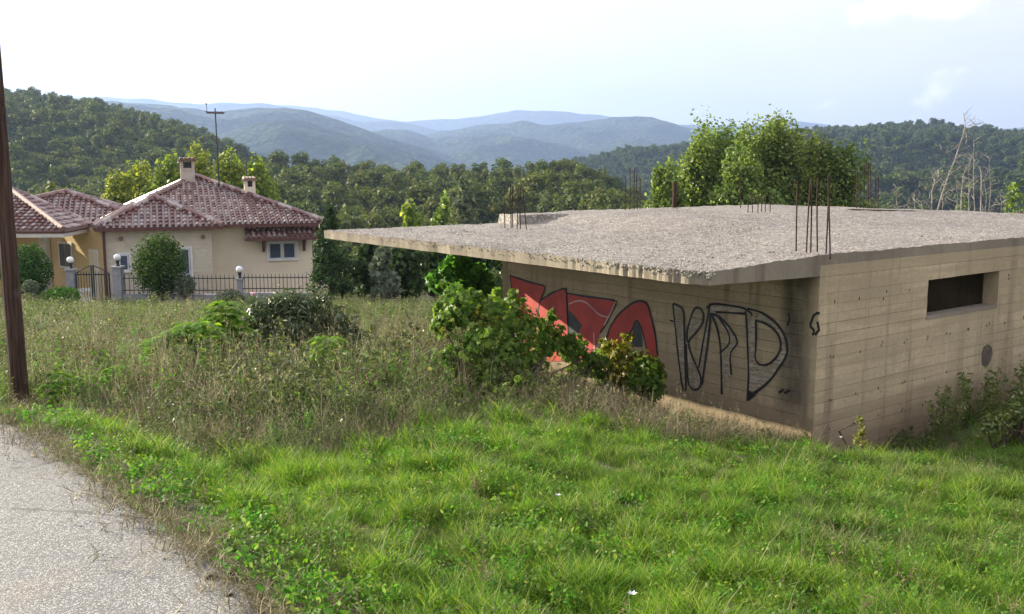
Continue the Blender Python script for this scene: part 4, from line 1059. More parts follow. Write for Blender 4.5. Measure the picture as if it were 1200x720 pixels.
# chimneys
def chimney(u, vt, vb, Y, w_, name_label, m1, m2, openings=True):
    b = hi_ @ at(u, vb, Y); t = hi_ @ at(u, vt, Y); H = t.z - b.z; ch = bpy.data.objects.new('chimney', None); link(ch, house); ch['label'] = name_label
    h = w_ / 2; mb = MB(); mb.box(b.x - h, b.x + h, b.y - h, b.y + h, b.z - .8, b.z + H * .45)
    for sx in (-1, 1):
        for sy in (-1, 1): mb.box(b.x + sx * h - (.12 if sx > 0 else 0), b.x + sx * h + (.12 if sx < 0 else 0), b.y + sy * h - (.12 if sy > 0 else 0), b.y + sy * h + (.12 if sy < 0 else 0), b.z + H * .45, b.z + H * .8)
    mb.build('stack', m1, ch); mb = MB(); mb.box(b.x - h - .08, b.x + h + .08, b.y - h - .08, b.y + h + .08, b.z + H * .8, b.z + H * .88)
    for k in range(4):
        x = b.x - h - .04 + (2 * h + .08) * (k + .5) / 4; mb.tube([(x, b.y - h - .1, b.z + H * .9), (x, b.y + h + .1, b.z + H * .95)], .08, 6)
    mb.build('cap', m2, ch)
    MB().box(b.x - h + .125, b.x + h - .125, b.y - h + .125, b.y + h - .125, b.z + H * .45 + .002, b.z + H * .78).build('flue', M['metal_dark'], ch)
chimney(220, 185, 207, 41.3, .58, 'large chimney with dark arched openings at the roof peak', mat('chimney_render', (.5, .44, .37), (.38, .32, .27), 4), mat('chimney_cap', (.12, .07, .06), (.2, .12, .1), 8))
chimney(293, 208, 228, 40.5, .44, 'small cream chimney on the right slope', M['cream'], M['tile_worn'])
# antenna mast
ab = at(257, 220, 41.0); am = thing('antenna_mast', 'tall thin television antenna mast on the roof', 'antenna', tuple(ab)); tp = at(252, 127, 41.0) - ab
MB().tube([(0, 0, -.4), tuple(tp * .5), tuple(tp)], [.035, .03, .025], 6).build('pole', M['metal_dark'], am)
MB().tube([tuple(tp + Vector((-.36, 0, -.18))), tuple(tp + Vector((.36, 0, -.2)))], .05, 6).build('boom', mat('antenna_alu', (.2, .17, .17)), am)
mb = MB()
for k in range(7): x = -.33 + k * .11; mb.tube([tuple(tp + Vector((x, -.3, -.16))), tuple(tp + Vector((x, .3, -.16)))], .012, 4)
mb.build('element', M['metal_dark'], am)
MB().tube([tuple(tp + Vector((-.35, 0, -.18))), tuple(tp + Vector((-.36, 0, .16)))], .012, 5).lathe([(0, -.03), (.05, 0), (0, .05)], tuple(tp + Vector((-.37, 0, .17))), 6).build('whip', M['metal_dark'], am)
ab = at(289, 228, 42.5); am = thing('antenna_pole', 'short bare pole behind the small chimney', 'pole', tuple(ab)); MB().tube([(0, 0, -.4), tuple(at(289, 182, 42.5) - ab)], [.03, .02], 6).build('shaft', M['metal_dark'], am)

# garden fence, pillars, lamps, gate
FY = 31.6
def gz(p): return float(G(p.x, p.y))
def pillar(label, u, vt, Y, wpx):
    t = at(u, vt, Y); zg = gz(t) - .1; h = wpx * Y / F / 2; r = thing('gate_pillar', label, 'pillar', (t.x, t.y, zg))
    MB().box(-h, h, -h, h, 0, t.z - zg - .06).build('shaft', M['grey_stone'], r); MB().box(-h - .04, h + .04, -h - .04, h + .04, t.z - zg - .06, t.z - zg).build('cap', M['grey_stone'], r)
    return t
def globe(label, t):
    r = thing('globe_lamp', label, 'lamp', tuple(t), 0, 'white globe lamps on the garden pillars'); MB().lathe([(.07, 0), (.07, .04), (.045, .06), (.06, .17), (.09, .19), (0, .19)], n=10).build('base', M['metal_dark'], r)
    mb = MB(); pr = [(.115 * math.sin(PI * i / 8), .29 - .115 * math.cos(PI * i / 8)) for i in range(9)]; mb.lathe(pr, n=14)
    mb.build('globe', mat('opal_glass', (.85, .86, .88), (.8, .8, .82), 2, .25, 0, 1, .5), r, True)
t1 = pillar('grey pillar left of the garden gate', 83, 315, FY, 9); globe('white globe lamp left of the garden gate', t1)
t2 = pillar('grey pillar right of the garden gate', 138, 312, FY, 10); globe('white globe lamp right of the garden gate', t2)
t3 = pillar('grey pillar in the middle of the railing', 281, 326, FY, 6); globe('white globe lamp on the railing pillar', t3)
def railing(label, u0, u1, vt, vb, n):
    a = at(u0, vb, FY); b = at(u1, vb, FY); tz = at(u0, vt, FY).z; zg = gz(a) - .3
    r = thing('garden_railing', label, 'fence', (a.x, a.y, 0)); L = b.x - a.x
    MB().box(0, L, -.1, .1, zg, a.z).build('low_wall', M['grey_stone'], r)
    for zz in (a.z + .12, tz - .14): MB().box(0, L, -.015, .015, zz, zz + .03).build('rail', M['metal_dark'], r)
    pm = mesh_np('picket', *(lambda m: (np.array(m.v), m.f))(MB().tube([(0, 0, 0), (0, 0, tz - a.z - .05), (0, 0, tz - a.z + .02)], [.011, .011, .002], 5)), M['metal_dark'])
    for i in range(n): put('picket', pm, r, (L * (i + .5) / n, -.018, a.z))
railing('black iron railing between the gate and the middle pillar', 145, 277, 322, 345, 26)
railing('black iron railing right of the middle pillar', 285, 362, 321, 343, 17)
# gate
ga = at(90, 356, FY - .05); gb = at(131, 356, FY - .05); gw = gb.x - ga.x; zt_ = at(90, 321, FY).z; zm = at(110, 311, FY).z
gate = thing('garden_gate', 'black iron double gate with a pointed top', 'gate', (ga.x, ga.y, ga.z))
for sd in (0, 1):
    lf = bpy.data.objects.new('gate_leaf', None); link(lf, gate); x0 = sd * gw / 2 + .015; x1 = x0 + gw / 2 - .03; H = zt_ - ga.z; Hm = zm - ga.z
    mb = MB(); mb.box(x0, x0 + .04, -.02, .02, 0, H if sd == 0 else Hm); mb.box(x1 - .04, x1, -.02, .02, 0, Hm if sd == 0 else H); mb.box(x0, x1, -.018, .018, .02, .06); mb.box(x0, x1, -.018, .018, H - .04, H)
    mb.tube([(x0 if sd == 0 else x1, 0, H), ((x0 + x1) / 2, 0, H + (Hm - H) * .62), (x1 if sd == 0 else x0, 0, Hm)], .018, 5); mb.build('frame', M['metal_dark'], lf)
    for k in range(1, 6): MB().tube([(x0 + (x1 - x0) * k / 6, 0, .05), (x0 + (x1 - x0) * k / 6, 0, H + .08)], .010, 5).build('bar', M['metal_dark'], lf)
# white plastic chair behind the gate
cb = at(101, 342, 33.4); ch = thing('garden_chair', 'white plastic chair standing behind the gate', 'chair', (cb.x, cb.y, PZ + .0), .6)
wm = M['white']; MB().box(-.22, .22, -.22, .22, .40, .44).build('seat', wm, ch); mb = MB().box(-.22, .22, .18, .22, .44, .5).box(-.22, .22, .2, .24, .72, .84)
for k in range(5): mb.box(-.2 + k * .09, -.16 + k * .09, .19, .225, .5, .72)
mb.build('backrest', wm, ch)
for sx in (-.2, .2):
    for sy in (-.2, .2): MB().tube([(sx, sy, .4), (sx * 1.2, sy * 1.2, 0)], .022, 5).build('leg', wm, ch)
    MB().box(sx - .025, sx + .025, -.22, .2, .62, .65).tube([(sx, -.2, .44), (sx, -.2, .62)], .02, 5).build('armrest', wm, ch)

# ------------------------------------------------------------------ utility pole and wires
pb = at(22, 444, 9.6); pb.z = gz(pb) - .05; ptop = at(-9, 60, 9.55); dr = (ptop - pb).normalized(); tp = dr * 8.2
pole = thing('utility_pole', 'dark brown wooden utility pole leaning at the left edge', 'pole', tuple(pb))
MB().tube([(0, 0, -.3), tuple(dr * .02), tuple(dr * 2), tuple(dr * 4.5), tuple(tp)], [.095, .09, .082, .073, .065], 14).build('shaft', M['pole_grain'], pole)
for k, (v0, v1) in enumerate(((130, 196), (150, 205), (166, 214), (236, 262))):
    a = at(-60, v0 - 6, 60); b = at(700, v1 + 12, 75); g = thing('power_line', ['topmost thin wire crossing the left hillside', 'second thin wire crossing the left hillside', 'third thin wire crossing the left hillside', 'lowest thin wire crossing above the house'][k], 'wire', tuple(a), 0)
    if k == 3: bpy.data.objects.remove(g); continue
    pts = []
    for i in range(25):
        t = i / 24; p = a.lerp(b, t); p.z -= 1.2 * 4 * t * (1 - t); pts.append(tuple(p - a))
    MB().tube(pts, .012, 4).build('cable', M['metal_dark'], g)

# ------------------------------------------------------------------ dead saplings behind the slab at right
def sapling_dead(label, base_uv, Y, paths, r0=.05):
    b = at(*base_uv, Y); zg = gz(b); g = thing('dead_tree', label, 'dead tree', (b.x, b.y, zg), 0, 'bare dead saplings behind the slab')
    for k, (path, rr) in enumerate(paths):
        pts = []
        for i, (u, v) in enumerate(path):
            p = at(u, v, Y + (.15 * i * (-1) ** k)); pts.append(p - Vector((b.x, b.y, zg)))
        if k == 0: pts = [Vector((0, 0, -.2))] + pts
        n = len(pts); mbb = MB().tube(pts, [rr * .42 * (1 - .75 * i / (n - 1)) for i in range(n)], 6)
        for i in range(1, n):
            for _ in range(3 if k == 0 else 2):
                q = Vector(pts[i - 1]).lerp(Vector(pts[i]), random.random()); e1 = q + Vector((random.gauss(0, .13), random.gauss(0, .1), random.uniform(.03, .17))); e2 = e1 + Vector((random.gauss(0, .09), random.gauss(0, .08), random.uniform(.03, .12))); mbb.tube([q, e1, e2], [.008, .006, .003], 4)
        mbb.build('trunk' if k == 0 else 'branch', M['dead_wood'], g)
sapling_dead('tallest crooked dead tree reaching above the hill line', (1096, 258), 23, [([(1096, 256), (1105, 225), (1112, 205), (1119, 188), (1124, 172), (1129, 158), (1131, 146), (1129, 133)], .06), ([(1119, 188), (1108, 180), (1102, 175)], .028), ([(1131, 148), (1140, 147), (1147, 143)], .018), ([(1124, 183), (1130, 176), (1132, 168)], .02), ([(1112, 205), (1100, 224)], .02), ([(1124, 185), (1138, 190)], .018)])
sapling_dead('straight dead sapling with a forked side branch', (1126, 258), 22.5, [([(1126, 256), (1127, 225), (1129, 205), (1137, 190), (1140, 180)], .05), ([(1127, 222), (1115, 223), (1116, 224)], .016), ([(1127, 222), (1142, 219)], .016), ([(1127, 240), (1118, 248), (1113, 256)], .02)])
sapling_dead('slender straight dead stem right of the tallest', (1142, 258), 23.5, [([(1143, 256), (1141, 225), (1141, 190), (1141, 164)], .035), ([(1141, 195), (1146, 178)], .014)])
sapling_dead('dead stem with a curved low fork at left', (1092, 258), 22, [([(1092, 254), (1092, 225), (1095, 215), (1096, 201)], .045), ([(1092, 222), (1082, 223), (1073, 217)], .016), ([(1082, 254), (1080, 242), (1072, 235), (1068, 230)], .022), ([(1080, 242), (1090, 232)], .018), ([(1094, 214), (1100, 208), (1099, 201)], .016)])
sapling_dead('thick pale dead trunk in the right group', (1149, 258), 22.8, [([(1149, 257), (1150, 225), (1150, 208), (1149, 198)], .055), ([(1150, 215), (1158, 202), (1160, 185)], .016)])
sapling_dead('pair of thin dead stems at the right end', (1160, 258), 23.2, [([(1158, 256), (1161, 225), (1160, 205), (1159, 186)], .03), ([(1157, 256), (1163, 242), (1168, 234)], .016), ([(1136, 256), (1135, 225), (1136, 214)], .026)])
for i_, (u_, h_, Y_, lb_) in enumerate([(1103, 34, 22.2, 'thin dead shoot just left of the tallest dead tree'), (1120, 50, 23.4, 'thin dead shoot between the tallest tree and the forked stem'), (1134, 62, 22.4, 'thin upright dead shoot left of the slender stem'), (1154, 46, 23.6, 'thin dead shoot right of the pale trunk'), (1172, 30, 22.9, 'short dead shoot at the far right of the dead saplings'), (1070, 26, 22.6, 'short dead shoot left of the curved low fork')]):
    sapling_dead(lb_, (u_, 258), Y_, [([(u_, 256), (u_ + 2, 256 - h_ * .5), (u_ - 1 + i_ % 3, 256 - h_)], .026), ([(u_ + 1, 256 - h_ * .4), (u_ + 6 - 11 * (i_ % 2), 256 - h_ * .75)], .014)])
sapling_dead('leaning dead branch low beside the rebar', (1052, 256), 22, [([(1053, 252), (1051, 240), (1050, 230)], .022), ([(1053, 252), (1060, 243), (1064, 238)], .018), ([(1028, 228), (1040, 227), (1056, 229)], .018)])

# ------------------------------------------------------------------ shrubs in front of and around the concrete building
def shrub(name, label, clumps, n, size, m, shape, aspect, seed, cat='bush', stems=5, up=.35, shell=.6, extra=None, stem_m='bark', fluff=.5, straggle=0):
    rs = np.random.default_rng(seed + 1); base_ = list(clumps)
    if straggle: clumps = [(q[0], q[1], q[2], q[3] * .84) + tuple(z_ * .84 for z_ in q[4:]) for q in clumps]
    for _ in range(straggle):
        q = base_[rs.integers(0, len(base_))]; t = rs.random() * 6.283; clumps.append((q[0] + math.cos(t) * q[3] * 1.02, q[1] + math.sin(t) * (q[4] if len(q) > 4 else q[3]) * 1.0, q[2] + rs.normal() * .15, rs.uniform(3.5, 8)))
    cl0 = px_clumps(clumps); c = np.mean([q[0] for q in cl0], 0); zg = gz(Vector(c)); org = np.array([c[0], c[1], zg]); g = thing(name, label, cat, tuple(org))
    cl = [(q[0] - org, q[1]) for q in cl0]; foliage('leaves', cl, n, size, M[m], g, shape, aspect, up, shell, seed=seed, fluff=fluff)
    if extra:
        for (sub, n2, m2, s2) in extra: foliage('leaves', [(q[0] - org, q[1]) for q in px_clumps(sub)], n2, s2, M[m2], g, shape, aspect, up, shell, seed=seed + 9)
    rng = np.random.default_rng(seed); mb = MB()
    for k in range(stems):
        q = cl[rng.integers(0, len(cl))]; e = Vector(q[0]); b = Vector((e.x * .45 + rng.normal() * .1, e.y * .5 + rng.normal() * .1, 0)); gzz = gz(Vector((org[0] + b.x, org[1] + b.y, 0))) - zg
        b.z = gzz - .05; mid = b.lerp(e, .5) + Vector((rng.normal() * .08, rng.normal() * .08, .1)); mb.tube([b, mid, e], [.018, .013, .006], 5)
    mb.build('stems', M[stem_m], g); return g
shrub('vine_bush', 'sprawling dark green vine covering the left end of the graffiti wall',
      [(532, 352, 11.4, 22), (518, 380, 11.2, 20), (540, 362, 11.3, 26), (575, 372, 11.3, 30), (610, 388, 11.5, 32), (556, 405, 11.0, 30), (530, 432, 11.0, 10, 30), (529, 468, 10.8, 8, 22), (592, 418, 11.1, 32), (570, 450, 10.8, 28), (556, 480, 10.3, 20), (590, 468, 10.4, 20), (620, 458, 10.6, 16), (545, 470, 10.2, 14),
       (642, 398, 11.7, 26), (670, 410, 11.8, 22), (625, 425, 11.3, 20), (694, 422, 11.9, 15), (600, 360, 11.6, 16), (640, 380, 11.8, 14)], 7500, .072, 'vine', 'lobed', .9, 700, 'vine', 26, fluff=.55, shell=.35, straggle=60,
      extra=[([(575, 372, 11.1, 30), (530, 385, 11.0, 22), (600, 440, 10.9, 24)], 90, 'vine_yellow', .06)])
shrub('vine_shoot', 'trailing vine shoots between the big vine and the yellowing shrub', [(660, 445, 11.8, 18, 12), (682, 432, 11.9, 14, 14), (705, 445, 12.0, 12, 16), (640, 455, 11.6, 12, 12)], 700, .07, 'vine', 'lobed', .9, 703, 'vine', 2, shell=.3, straggle=8)
shrub('leafy_shrub', 'yellowing leafy shrub in front of the last red letter',
      [(705, 425, 12.1, 13), (728, 415, 12.1, 20), (752, 428, 12.1, 20), (768, 442, 12.0, 14), (742, 450, 12.0, 20), (758, 468, 11.9, 14), (712, 402, 12.2, 7), (735, 396, 12.2, 8), (722, 445, 12.0, 13)], 1300, .078, 'vine_yellow', 'lobed', .9, 701, stems=12, fluff=.8, shell=.3, straggle=14,
      extra=[([(752, 442, 11.8, 26), (768, 455, 11.8, 14)], 800, 'vine', .072)])
shrub('fig_shrub', 'bright green fig shrub at the left end of the wall', [(532, 320, 16.8, 22), (512, 328, 16.8, 14), (556, 328, 16.8, 18), (540, 345, 16.6, 22), (575, 345, 16.6, 14)], 2300, .13, 'fig', 'lobed', .9, 702, stems=7)
shrub('oleander_bush', 'dark oleander bush with narrow leaves in the dry field',
      [(300, 368, 13.4, 24), (330, 360, 13.5, 24), (362, 362, 13.5, 26), (392, 380, 13.4, 24), (412, 400, 13.3, 18), (350, 392, 13.2, 30), (310, 398, 13.3, 24), (426, 410, 13.2, 10), (384, 412, 13.1, 22)], 8000, .115, 'oleander', 'diamond', .2, 710, stems=22, up=.1, shell=.3)
def frond_sapling(label, tops, seed, m='sapling', fl=.38, ls=.14, rust=None):
    rng = np.random.default_rng(seed); c0 = at(*tops[0][:3]); zg = gz(c0); g = thing('young_sapling', label, 'sapling', (c0.x, c0.y, zg)); st = MB(); sets = {m: [], 'rust': []}
    for (u, v, Y, k) in tops:
        c = at(u, v, Y); base = Vector((c.x + rng.normal() * .05, c.y + rng.normal() * .05, 0)); base.z = gz(base); o_ = Vector((c0.x, c0.y, zg)); st.tube([base - o_ - Vector((0, 0, .05)), (base.lerp(c, .5)) - o_ + Vector((.02, 0, 0)), c - o_], [.012, .009, .006], 5)
        tiers = [(0, m, 9, .75), (-.10, m, 8, 1.0), (-.2, m, 7, 1.0)] + ([(-.34, 'rust', 7, .9), (-.45, 'rust', 5, .8)] if rust else [])
        for dz, mm, nf, fs in tiers:
            for q in range(nf):
                a = q * 6.283 / nf + rng.normal() * .3; L = fl * k * fs * rng.uniform(.7, 1.15); el = rng.uniform(.3, .8) if mm != 'rust' else rng.uniform(-.2, .3)
                for t in np.linspace(.18, 1, 9):
                    p = np.array([c.x + math.cos(a) * L * t, c.y + math.sin(a) * L * t, c.z + dz + L * (el * t - .75 * t * t)]) - np.array(o_)
                    for sd in (-1, 1):
                        q_ = p + np.array([-math.sin(a), math.cos(a), 0]) * sd * ls * .45 + np.array([math.cos(a), math.sin(a), 0]) * ls * .1; sets[mm].append((q_, a + sd * 1.15, ls * k * rng.uniform(.75, 1.2) * (1 - .35 * t)))
    for mm, L_ in sets.items():
        if not L_: continue
        V = []; Fc = []
        for (p, a, z_) in L_:
            d = np.array([math.cos(a), math.sin(a), -.35]); nn_ = np.array([-math.sin(a), math.cos(a), rng.normal() * .3]) * z_ * .2; k = len(V)
            V += [p - d * z_ * .5, p + nn_ - d * z_ * .1, p + d * z_ * .55, p - nn_ - d * z_ * .1]; Fc += [(k, k + 1, k + 2), (k, k + 2, k + 3)]
        o = put('leaves', mesh_np('leaves', np.array(V), np.array(Fc), M[mm]), g); o['kind'] = 'stuff'
    st.build('stems', M['sapling'], g); return g
frond_sapling('bright green sapling with drooping leaflets left of the oleander', [(204, 392, 11.4, 1.0), (228, 384, 11.5, 1.1), (188, 402, 11.3, .7), (214, 408, 11.2, .9)], 720)
frond_sapling('tall sapling with rusty lower leaves before the oleander', [(262, 358, 12.4, .85), (254, 374, 12.3, .85), (276, 380, 12.3, .75)], 721, rust=True)
frond_sapling('small sapling with orange leaves right of the oleander', [(384, 400, 11.0, .8), (390, 412, 10.9, .6)], 722, rust=True)
frond_sapling('small green sapling near the utility pole', [(68, 440, 9.4, .5), (62, 452, 9.3, .4)], 723)
frond_sapling('low sapling between the pole and the bright sapling', [(133, 434, 9.9, .5), (125, 446, 9.8, .4)], 724, rust=True)
frond_sapling('tiny yellowish sapling in the dry grass', [(98, 444, 9.6, .45)], 725)
frond_sapling('small sapling left of the oleander with leaves turning yellow', [(237, 420, 11.0, .6)], 726, rust=True)
shrub('grey_shrub', 'grey twiggy shrub in front of the oleander', [(330, 425, 11.6, 22), (360, 440, 11.4, 18), (300, 430, 11.6, 16)], 900, .06, 'olive', 'diamond', .4, 727, stems=26, shell=.3, fluff=.9, stem_m='brown')
shrub('olive_shrub', 'loose olive green shrub behind the dry grass left of the vine', [(455, 420, 11.8, 20), (478, 440, 11.4, 18), (440, 445, 11.2, 16)], 900, .06, 'olive', 'diamond', .4, 728, stems=20, shell=.3, fluff=.9, stem_m='brown')
shrub('scrub_bush', 'dark scrub growing against the wall at the right picture edge', [(1165, 498, 10.9, 20), (1195, 488, 11.2, 24), (1218, 500, 10.8, 20)], 1500, .055, 'field', 'diamond', .5, 729, stems=20, shell=.3, fluff=.9)
shrub('small_sapling', 'thin yellow green sapling at the corner of the concrete wall', [(1007, 492, 10.0, 5, 9), (1010, 508, 10.0, 6, 10), (1012, 524, 9.9, 7, 10), (1003, 516, 9.9, 5, 8)], 260, .045, 'vine_yellow', 'diamond', .35, 730, 'sapling', 3, shell=.1, fluff=1.5)
# tall weeds against the right wall
rng = np.random.default_rng(44)
for i, (a, b, h) in enumerate([(2.15, -.5, .55), (2.45, -.4, .85), (3.35, -.35, .75), (3.7, -.4, .95), (4.05, -.3, .9), (4.35, -.45, .7), (4.75, -.35, .95), (5.15, -.4, .9), (5.6, -.4, .8), (6.1, -.4, .8)]):
    p = BW(a, b, 0); zg = gz(p); g = thing('tall_weed', ['short weed left in front of the wall', 'tall weed below the left edge of the window opening', 'slim weed below the middle of the window opening', 'bushy weed below the window middle', 'weed left of the broken patch', 'low weed under the broken patch', 'tall weed right of the broken patch', 'tall weed near the right picture edge', 'weed cut by the right picture edge', 'last weed at the right picture edge'][i], 'weed', (p.x, p.y, zg), 0, 'tall weeds against the concrete wall')
    mb = MB(); pts = []
    for k in range(5 + i % 3):
        x, y = rng.normal() * .10, rng.normal() * .05; hh = h * rng.uniform(.6, 1.1); e = Vector((x * 1.8, y * 1.8, hh)); mb.tube([(x, y, -.05), (x * 1.3, y * 1.3, hh * .5), e], [.005, .004, .002], 4)
        for q in range(60): t = rng.uniform(.1, 1); pts.append((x * (1 + .8 * t) + rng.normal() * .03, y * (1 + .8 * t) + rng.normal() * .03, hh * t))
    mb.build('stems', M['brown'], g); V, Fc = leafset(np.array(pts), .07, None, .35, .6); put('leaves', mesh_np('leaves', V, Fc, M['field']), g)['kind'] = 'stuff'

# ------------------------------------------------------------------ grasses and ground cover
def blade_tuft(seed, n, h, wd, spread, bend, m, seed_heads=False, seg=3):
    rng = np.random.default_rng(seed); V = []; Fc = []
    for i in range(n):
        a = rng.random() * 6.283; r = spread * math.sqrt(rng.random()); bx, by = r * math.cos(a), r * math.sin(a)
        L = h * rng.uniform(.5, 1.1); lean = rng.random() * 6.283; bd = bend * rng.uniform(.3, 1.2); dx, dy = math.cos(lean), math.sin(lean)
        fa = rng.random() * 6.283; fx, fy = math.cos(fa), math.sin(fa); b0 = len(V); w2 = wd * rng.uniform(.7, 1.3)
        for k in range(seg + 1):
            t = k / seg; q = bd * t * t * L; z = L * t * (1 - .25 * bd * t); ww = w2 * (1 - t ** 1.5 * .9)
            V += [(bx + dx * q - fx * ww / 2, by + dy * q - fy * ww / 2, z), (bx + dx * q + fx * ww / 2, by + dy * q + fy * ww / 2, z)]
            if k: Fc.append((b0 + 2 * k - 2, b0 + 2 * k - 1, b0 + 2 * k + 1, b0 + 2 * k))
        if seed_heads and rng.random() < .35:
            e = np.array(V[-1]);
            for q in range(7):
                c = e + rng.normal(size=3) * np.array([.006, .006, .03]); s_ = .0035; b1 = len(V); ang = rng.random() * 3
                V += [tuple(c + np.array([-s_ * math.cos(ang), -s_ * math.sin(ang), 0])), tuple(c + np.array([0, 0, -.012])), tuple(c + np.array([s_ * math.cos(ang), s_ * math.sin(ang), 0])), tuple(c + np.array([0, 0, .014]))]
                Fc.append((b1, b1 + 1, b1 + 2, b1 + 3))
    return mesh_np('tuft', np.array(V), np.array(Fc), m)
def leafy_stalks(seed, n, h, m):
    rng = np.random.default_rng(seed); V = []; Fc = []; P = []
    for i in range(n):
        b = np.array([rng.normal() * .07, rng.normal() * .07, 0]); d = np.array([rng.normal() * .22, rng.normal() * .22, 1]); L = h * rng.uniform(.6, 1.1)
        for q in range(16):
            t = rng.uniform(.12, 1); P.append(b + d * L * t + rng.normal(size=3) * .022 * (1.3 - t))
        k = len(V); e = b + d * L; V += [b + [.003, 0, 0], b - [.003, 0, 0], e]; Fc.append((k, k + 1, k + 2))
    V2, F2 = leafset(np.array(P), .055, None, .32, .5, .5, 'diamond', rng); k = len(V)
    return mesh_np('weed', np.concatenate([np.array(V), V2]), np.concatenate([np.array(Fc), F2 + k]), m)
def broad_tuft(seed, n, size, h, spread, m):
    rng = np.random.default_rng(seed); P = np.stack([rng.normal(size=n) * spread, rng.normal(size=n) * spread, rng.random(n) * h + .02], -1)
    V, Fc = leafset(P, size, None, .6, 1.3, .4, 'oval', rng); return mesh_np('weed', V, Fc, m)
def bramble(seed, n, h, m):
    rng = np.random.default_rng(seed); mb = MB()
    for i in range(n):
        p = Vector((rng.normal() * .12, rng.normal() * .12, 0)); d = Vector((rng.normal() * .5, rng.normal() * .5, 1)).normalized(); L = h * rng.uniform(.5, 1.1); pts = [p]
        for k in range(3): d = (d + Vector((rng.normal(), rng.normal(), rng.normal() * .6 - .1)) * .35).normalized(); pts.append(pts[-1] + d * L / 3)
        mb.tube(pts, [.004, .0035, .003, .0015], 3, False)
        for k in range(2): q = pts[1 + k]; e = q + Vector((rng.normal(), rng.normal(), .6)) * .09; mb.tube([q, e], [.0025, .001], 3, False)
    return mesh_np('bramble', np.array(mb.v), mb.f, m)
source('lawn', [blade_tuft(1, 26, .13, .0050, .045, .55, M['lawn']), blade_tuft(2, 26, .17, .0045, .05, .7, M['lawn']), blade_tuft(3, 22, .09, .006, .05, .5, M['lawn']), blade_tuft(4, 24, .15, .005, .05, .9, M['weed']), blade_tuft(5, 5, .24, .0028, .07, .7, M['dry']), blade_tuft(6, 26, .14, .0045, .05, .8, M['lawn_dull']), blade_tuft(7, 26, .10, .005, .055, .6, M['lawn_dull'])])
source('broad', [broad_tuft(11, 34, .036, .09, .06, M['weed']), broad_tuft(12, 26, .028, .06, .05, M['lawn']), broad_tuft(13, 30, .028, .12, .05, M['weed']), broad_tuft(14, 30, .02, .12, .06, M['lawn_dull'])])
source('field', [blade_tuft(21, 16, .55, .005, .13, .45, M['dry'], True), blade_tuft(22, 30, .38, .007, .13, .8, M['field']), blade_tuft(23, 16, .66, .005, .14, .5, M['dry']), blade_tuft(24, 30, .30, .008, .12, .6, M['weed']),
                 broad_tuft(25, 60, .05, .30, .11, M['field']), bramble(26, 14, .5, M['brown']), blade_tuft(27, 14, .45, .005, .13, .7, M['brown']), leafy_stalks(28, 7, .55, M['olive']), leafy_stalks(29, 5, .7, M['weed'])])
source('dry', [bramble(31, 22, .55, M['dry']), bramble(32, 18, .45, M['brown']), blade_tuft(33, 30, .55, .005, .12, .7, M['dry'], True), broad_tuft(34, 40, .035, .35, .11, M['brown']), leafy_stalks(35, 6, .5, M['olive'])])
source('litter', [blade_tuft(41, 10, .14, .006, .05, 3.0, M['dry']), bramble(42, 5, .16, M['dry'])])
def bcoord(x, y):
    rx = x - BC[0]; ry = y - BC[1]; return rx * d1[0] + ry * d1[1], rx * d2[0] + ry * d2[1]
def in_build(x, y, m=.12):
    a, b = bcoord(x, y); return (a > -m) & (a < 12.2) & (b > -m) & (b < 6.4 + m)
def fan(n, y0, y1, k0=-.66, k1=.66, p=1.0, rng=RG):
    """points in the view fan with density ~ 1/y^p"""
    u = rng.random(n)
    if abs(p - 2) < 1e-6: y = y0 * (y1 / y0) ** u
    else:
        q = 2 - p; y = (y0 ** q + u * (y1 ** q - y0 ** q)) ** (1 / q)
    return y * rng.uniform(k0, k1, n), y
def lawn_lim(x, y):
    return np.interp(x / np.maximum(y, .1), [-.62, -.50, -.38, -.25, -.12, 0, .12, .25, .40, .60], [8.2, 7.8, 6.6, 6.4, 7.6, 8.6, 9.4, 9.3, 9.6, 12])
def lawn_edge(x, y):
    """1 on lawn, 0 in the rough field; the border runs from the road up to the concrete wall"""
    k = x / np.maximum(y, .1)
    lim = np.interp(k, [-.62, -.50, -.38, -.25, -.12, 0, .12, .25, .40, .60], [8.2, 7.8, 6.6, 6.4, 7.6, 8.6, 9.4, 9.3, 9.6, 12])
    return sstep(lim + 1.0 * waves(x, y, 1.7, 55) - y, -1.4, .8)
# lawn
rng = np.random.default_rng(101)
x, y = fan(84000, 1.9, 12.5, p=1.75, rng=rng); e = road_dist(x, y); lw = lawn_edge(x, y)
den = .75 + .5 * waves(x, y, 3.1, 60)
ok = (e < rng.random(len(x)) * -.10 + .03 + .16 * waves(x, y, 4.0, 68)) & (rng.random(len(x)) < lw * .97 + .03) & ~in_build(x, y, .9) & (rng.random(len(x)) < np.clip(den + .25, .3, 1)) & (~((bcoord(x, y)[0] > -2.9 - .5 * waves(x, y, 2.6, 69)) & (bcoord(x, y)[0] < 0) & (bcoord(x, y)[1] > -.7)) | (rng.random(len(x)) < .16))
x, y, e = x[ok], y[ok], e[ok]; n = len(x); grow = sstep(-e, -.05, .9)
s = (.45 + .45 * grow + .22 * waves(x, y, 1.3, 61) + .18 * rng.normal(size=n)) * (1 + .0 * y); s = np.clip(s * (1 + .95 * waves(x, y, 6.5, 62) + .3 * waves(x, y, 15, 64)), .22, 2.0) * .67
idx = rng.choice([0, 1, 2, 3, 4], n, p=[.3, .3, .2, .17, .03]); dull = waves(x, y, 1.7, 67) + .35 * rng.normal(size=n) + .9 * sstep(x / y, .12, .42) * sstep(y, 3.5, 6); idx = np.where(dull > .55, rng.choice([5, 6, 4], n, p=[.5, .42, .08]), idx); idx = np.where((e > -.35) & (rng.random(n) < .3), 4, idx)
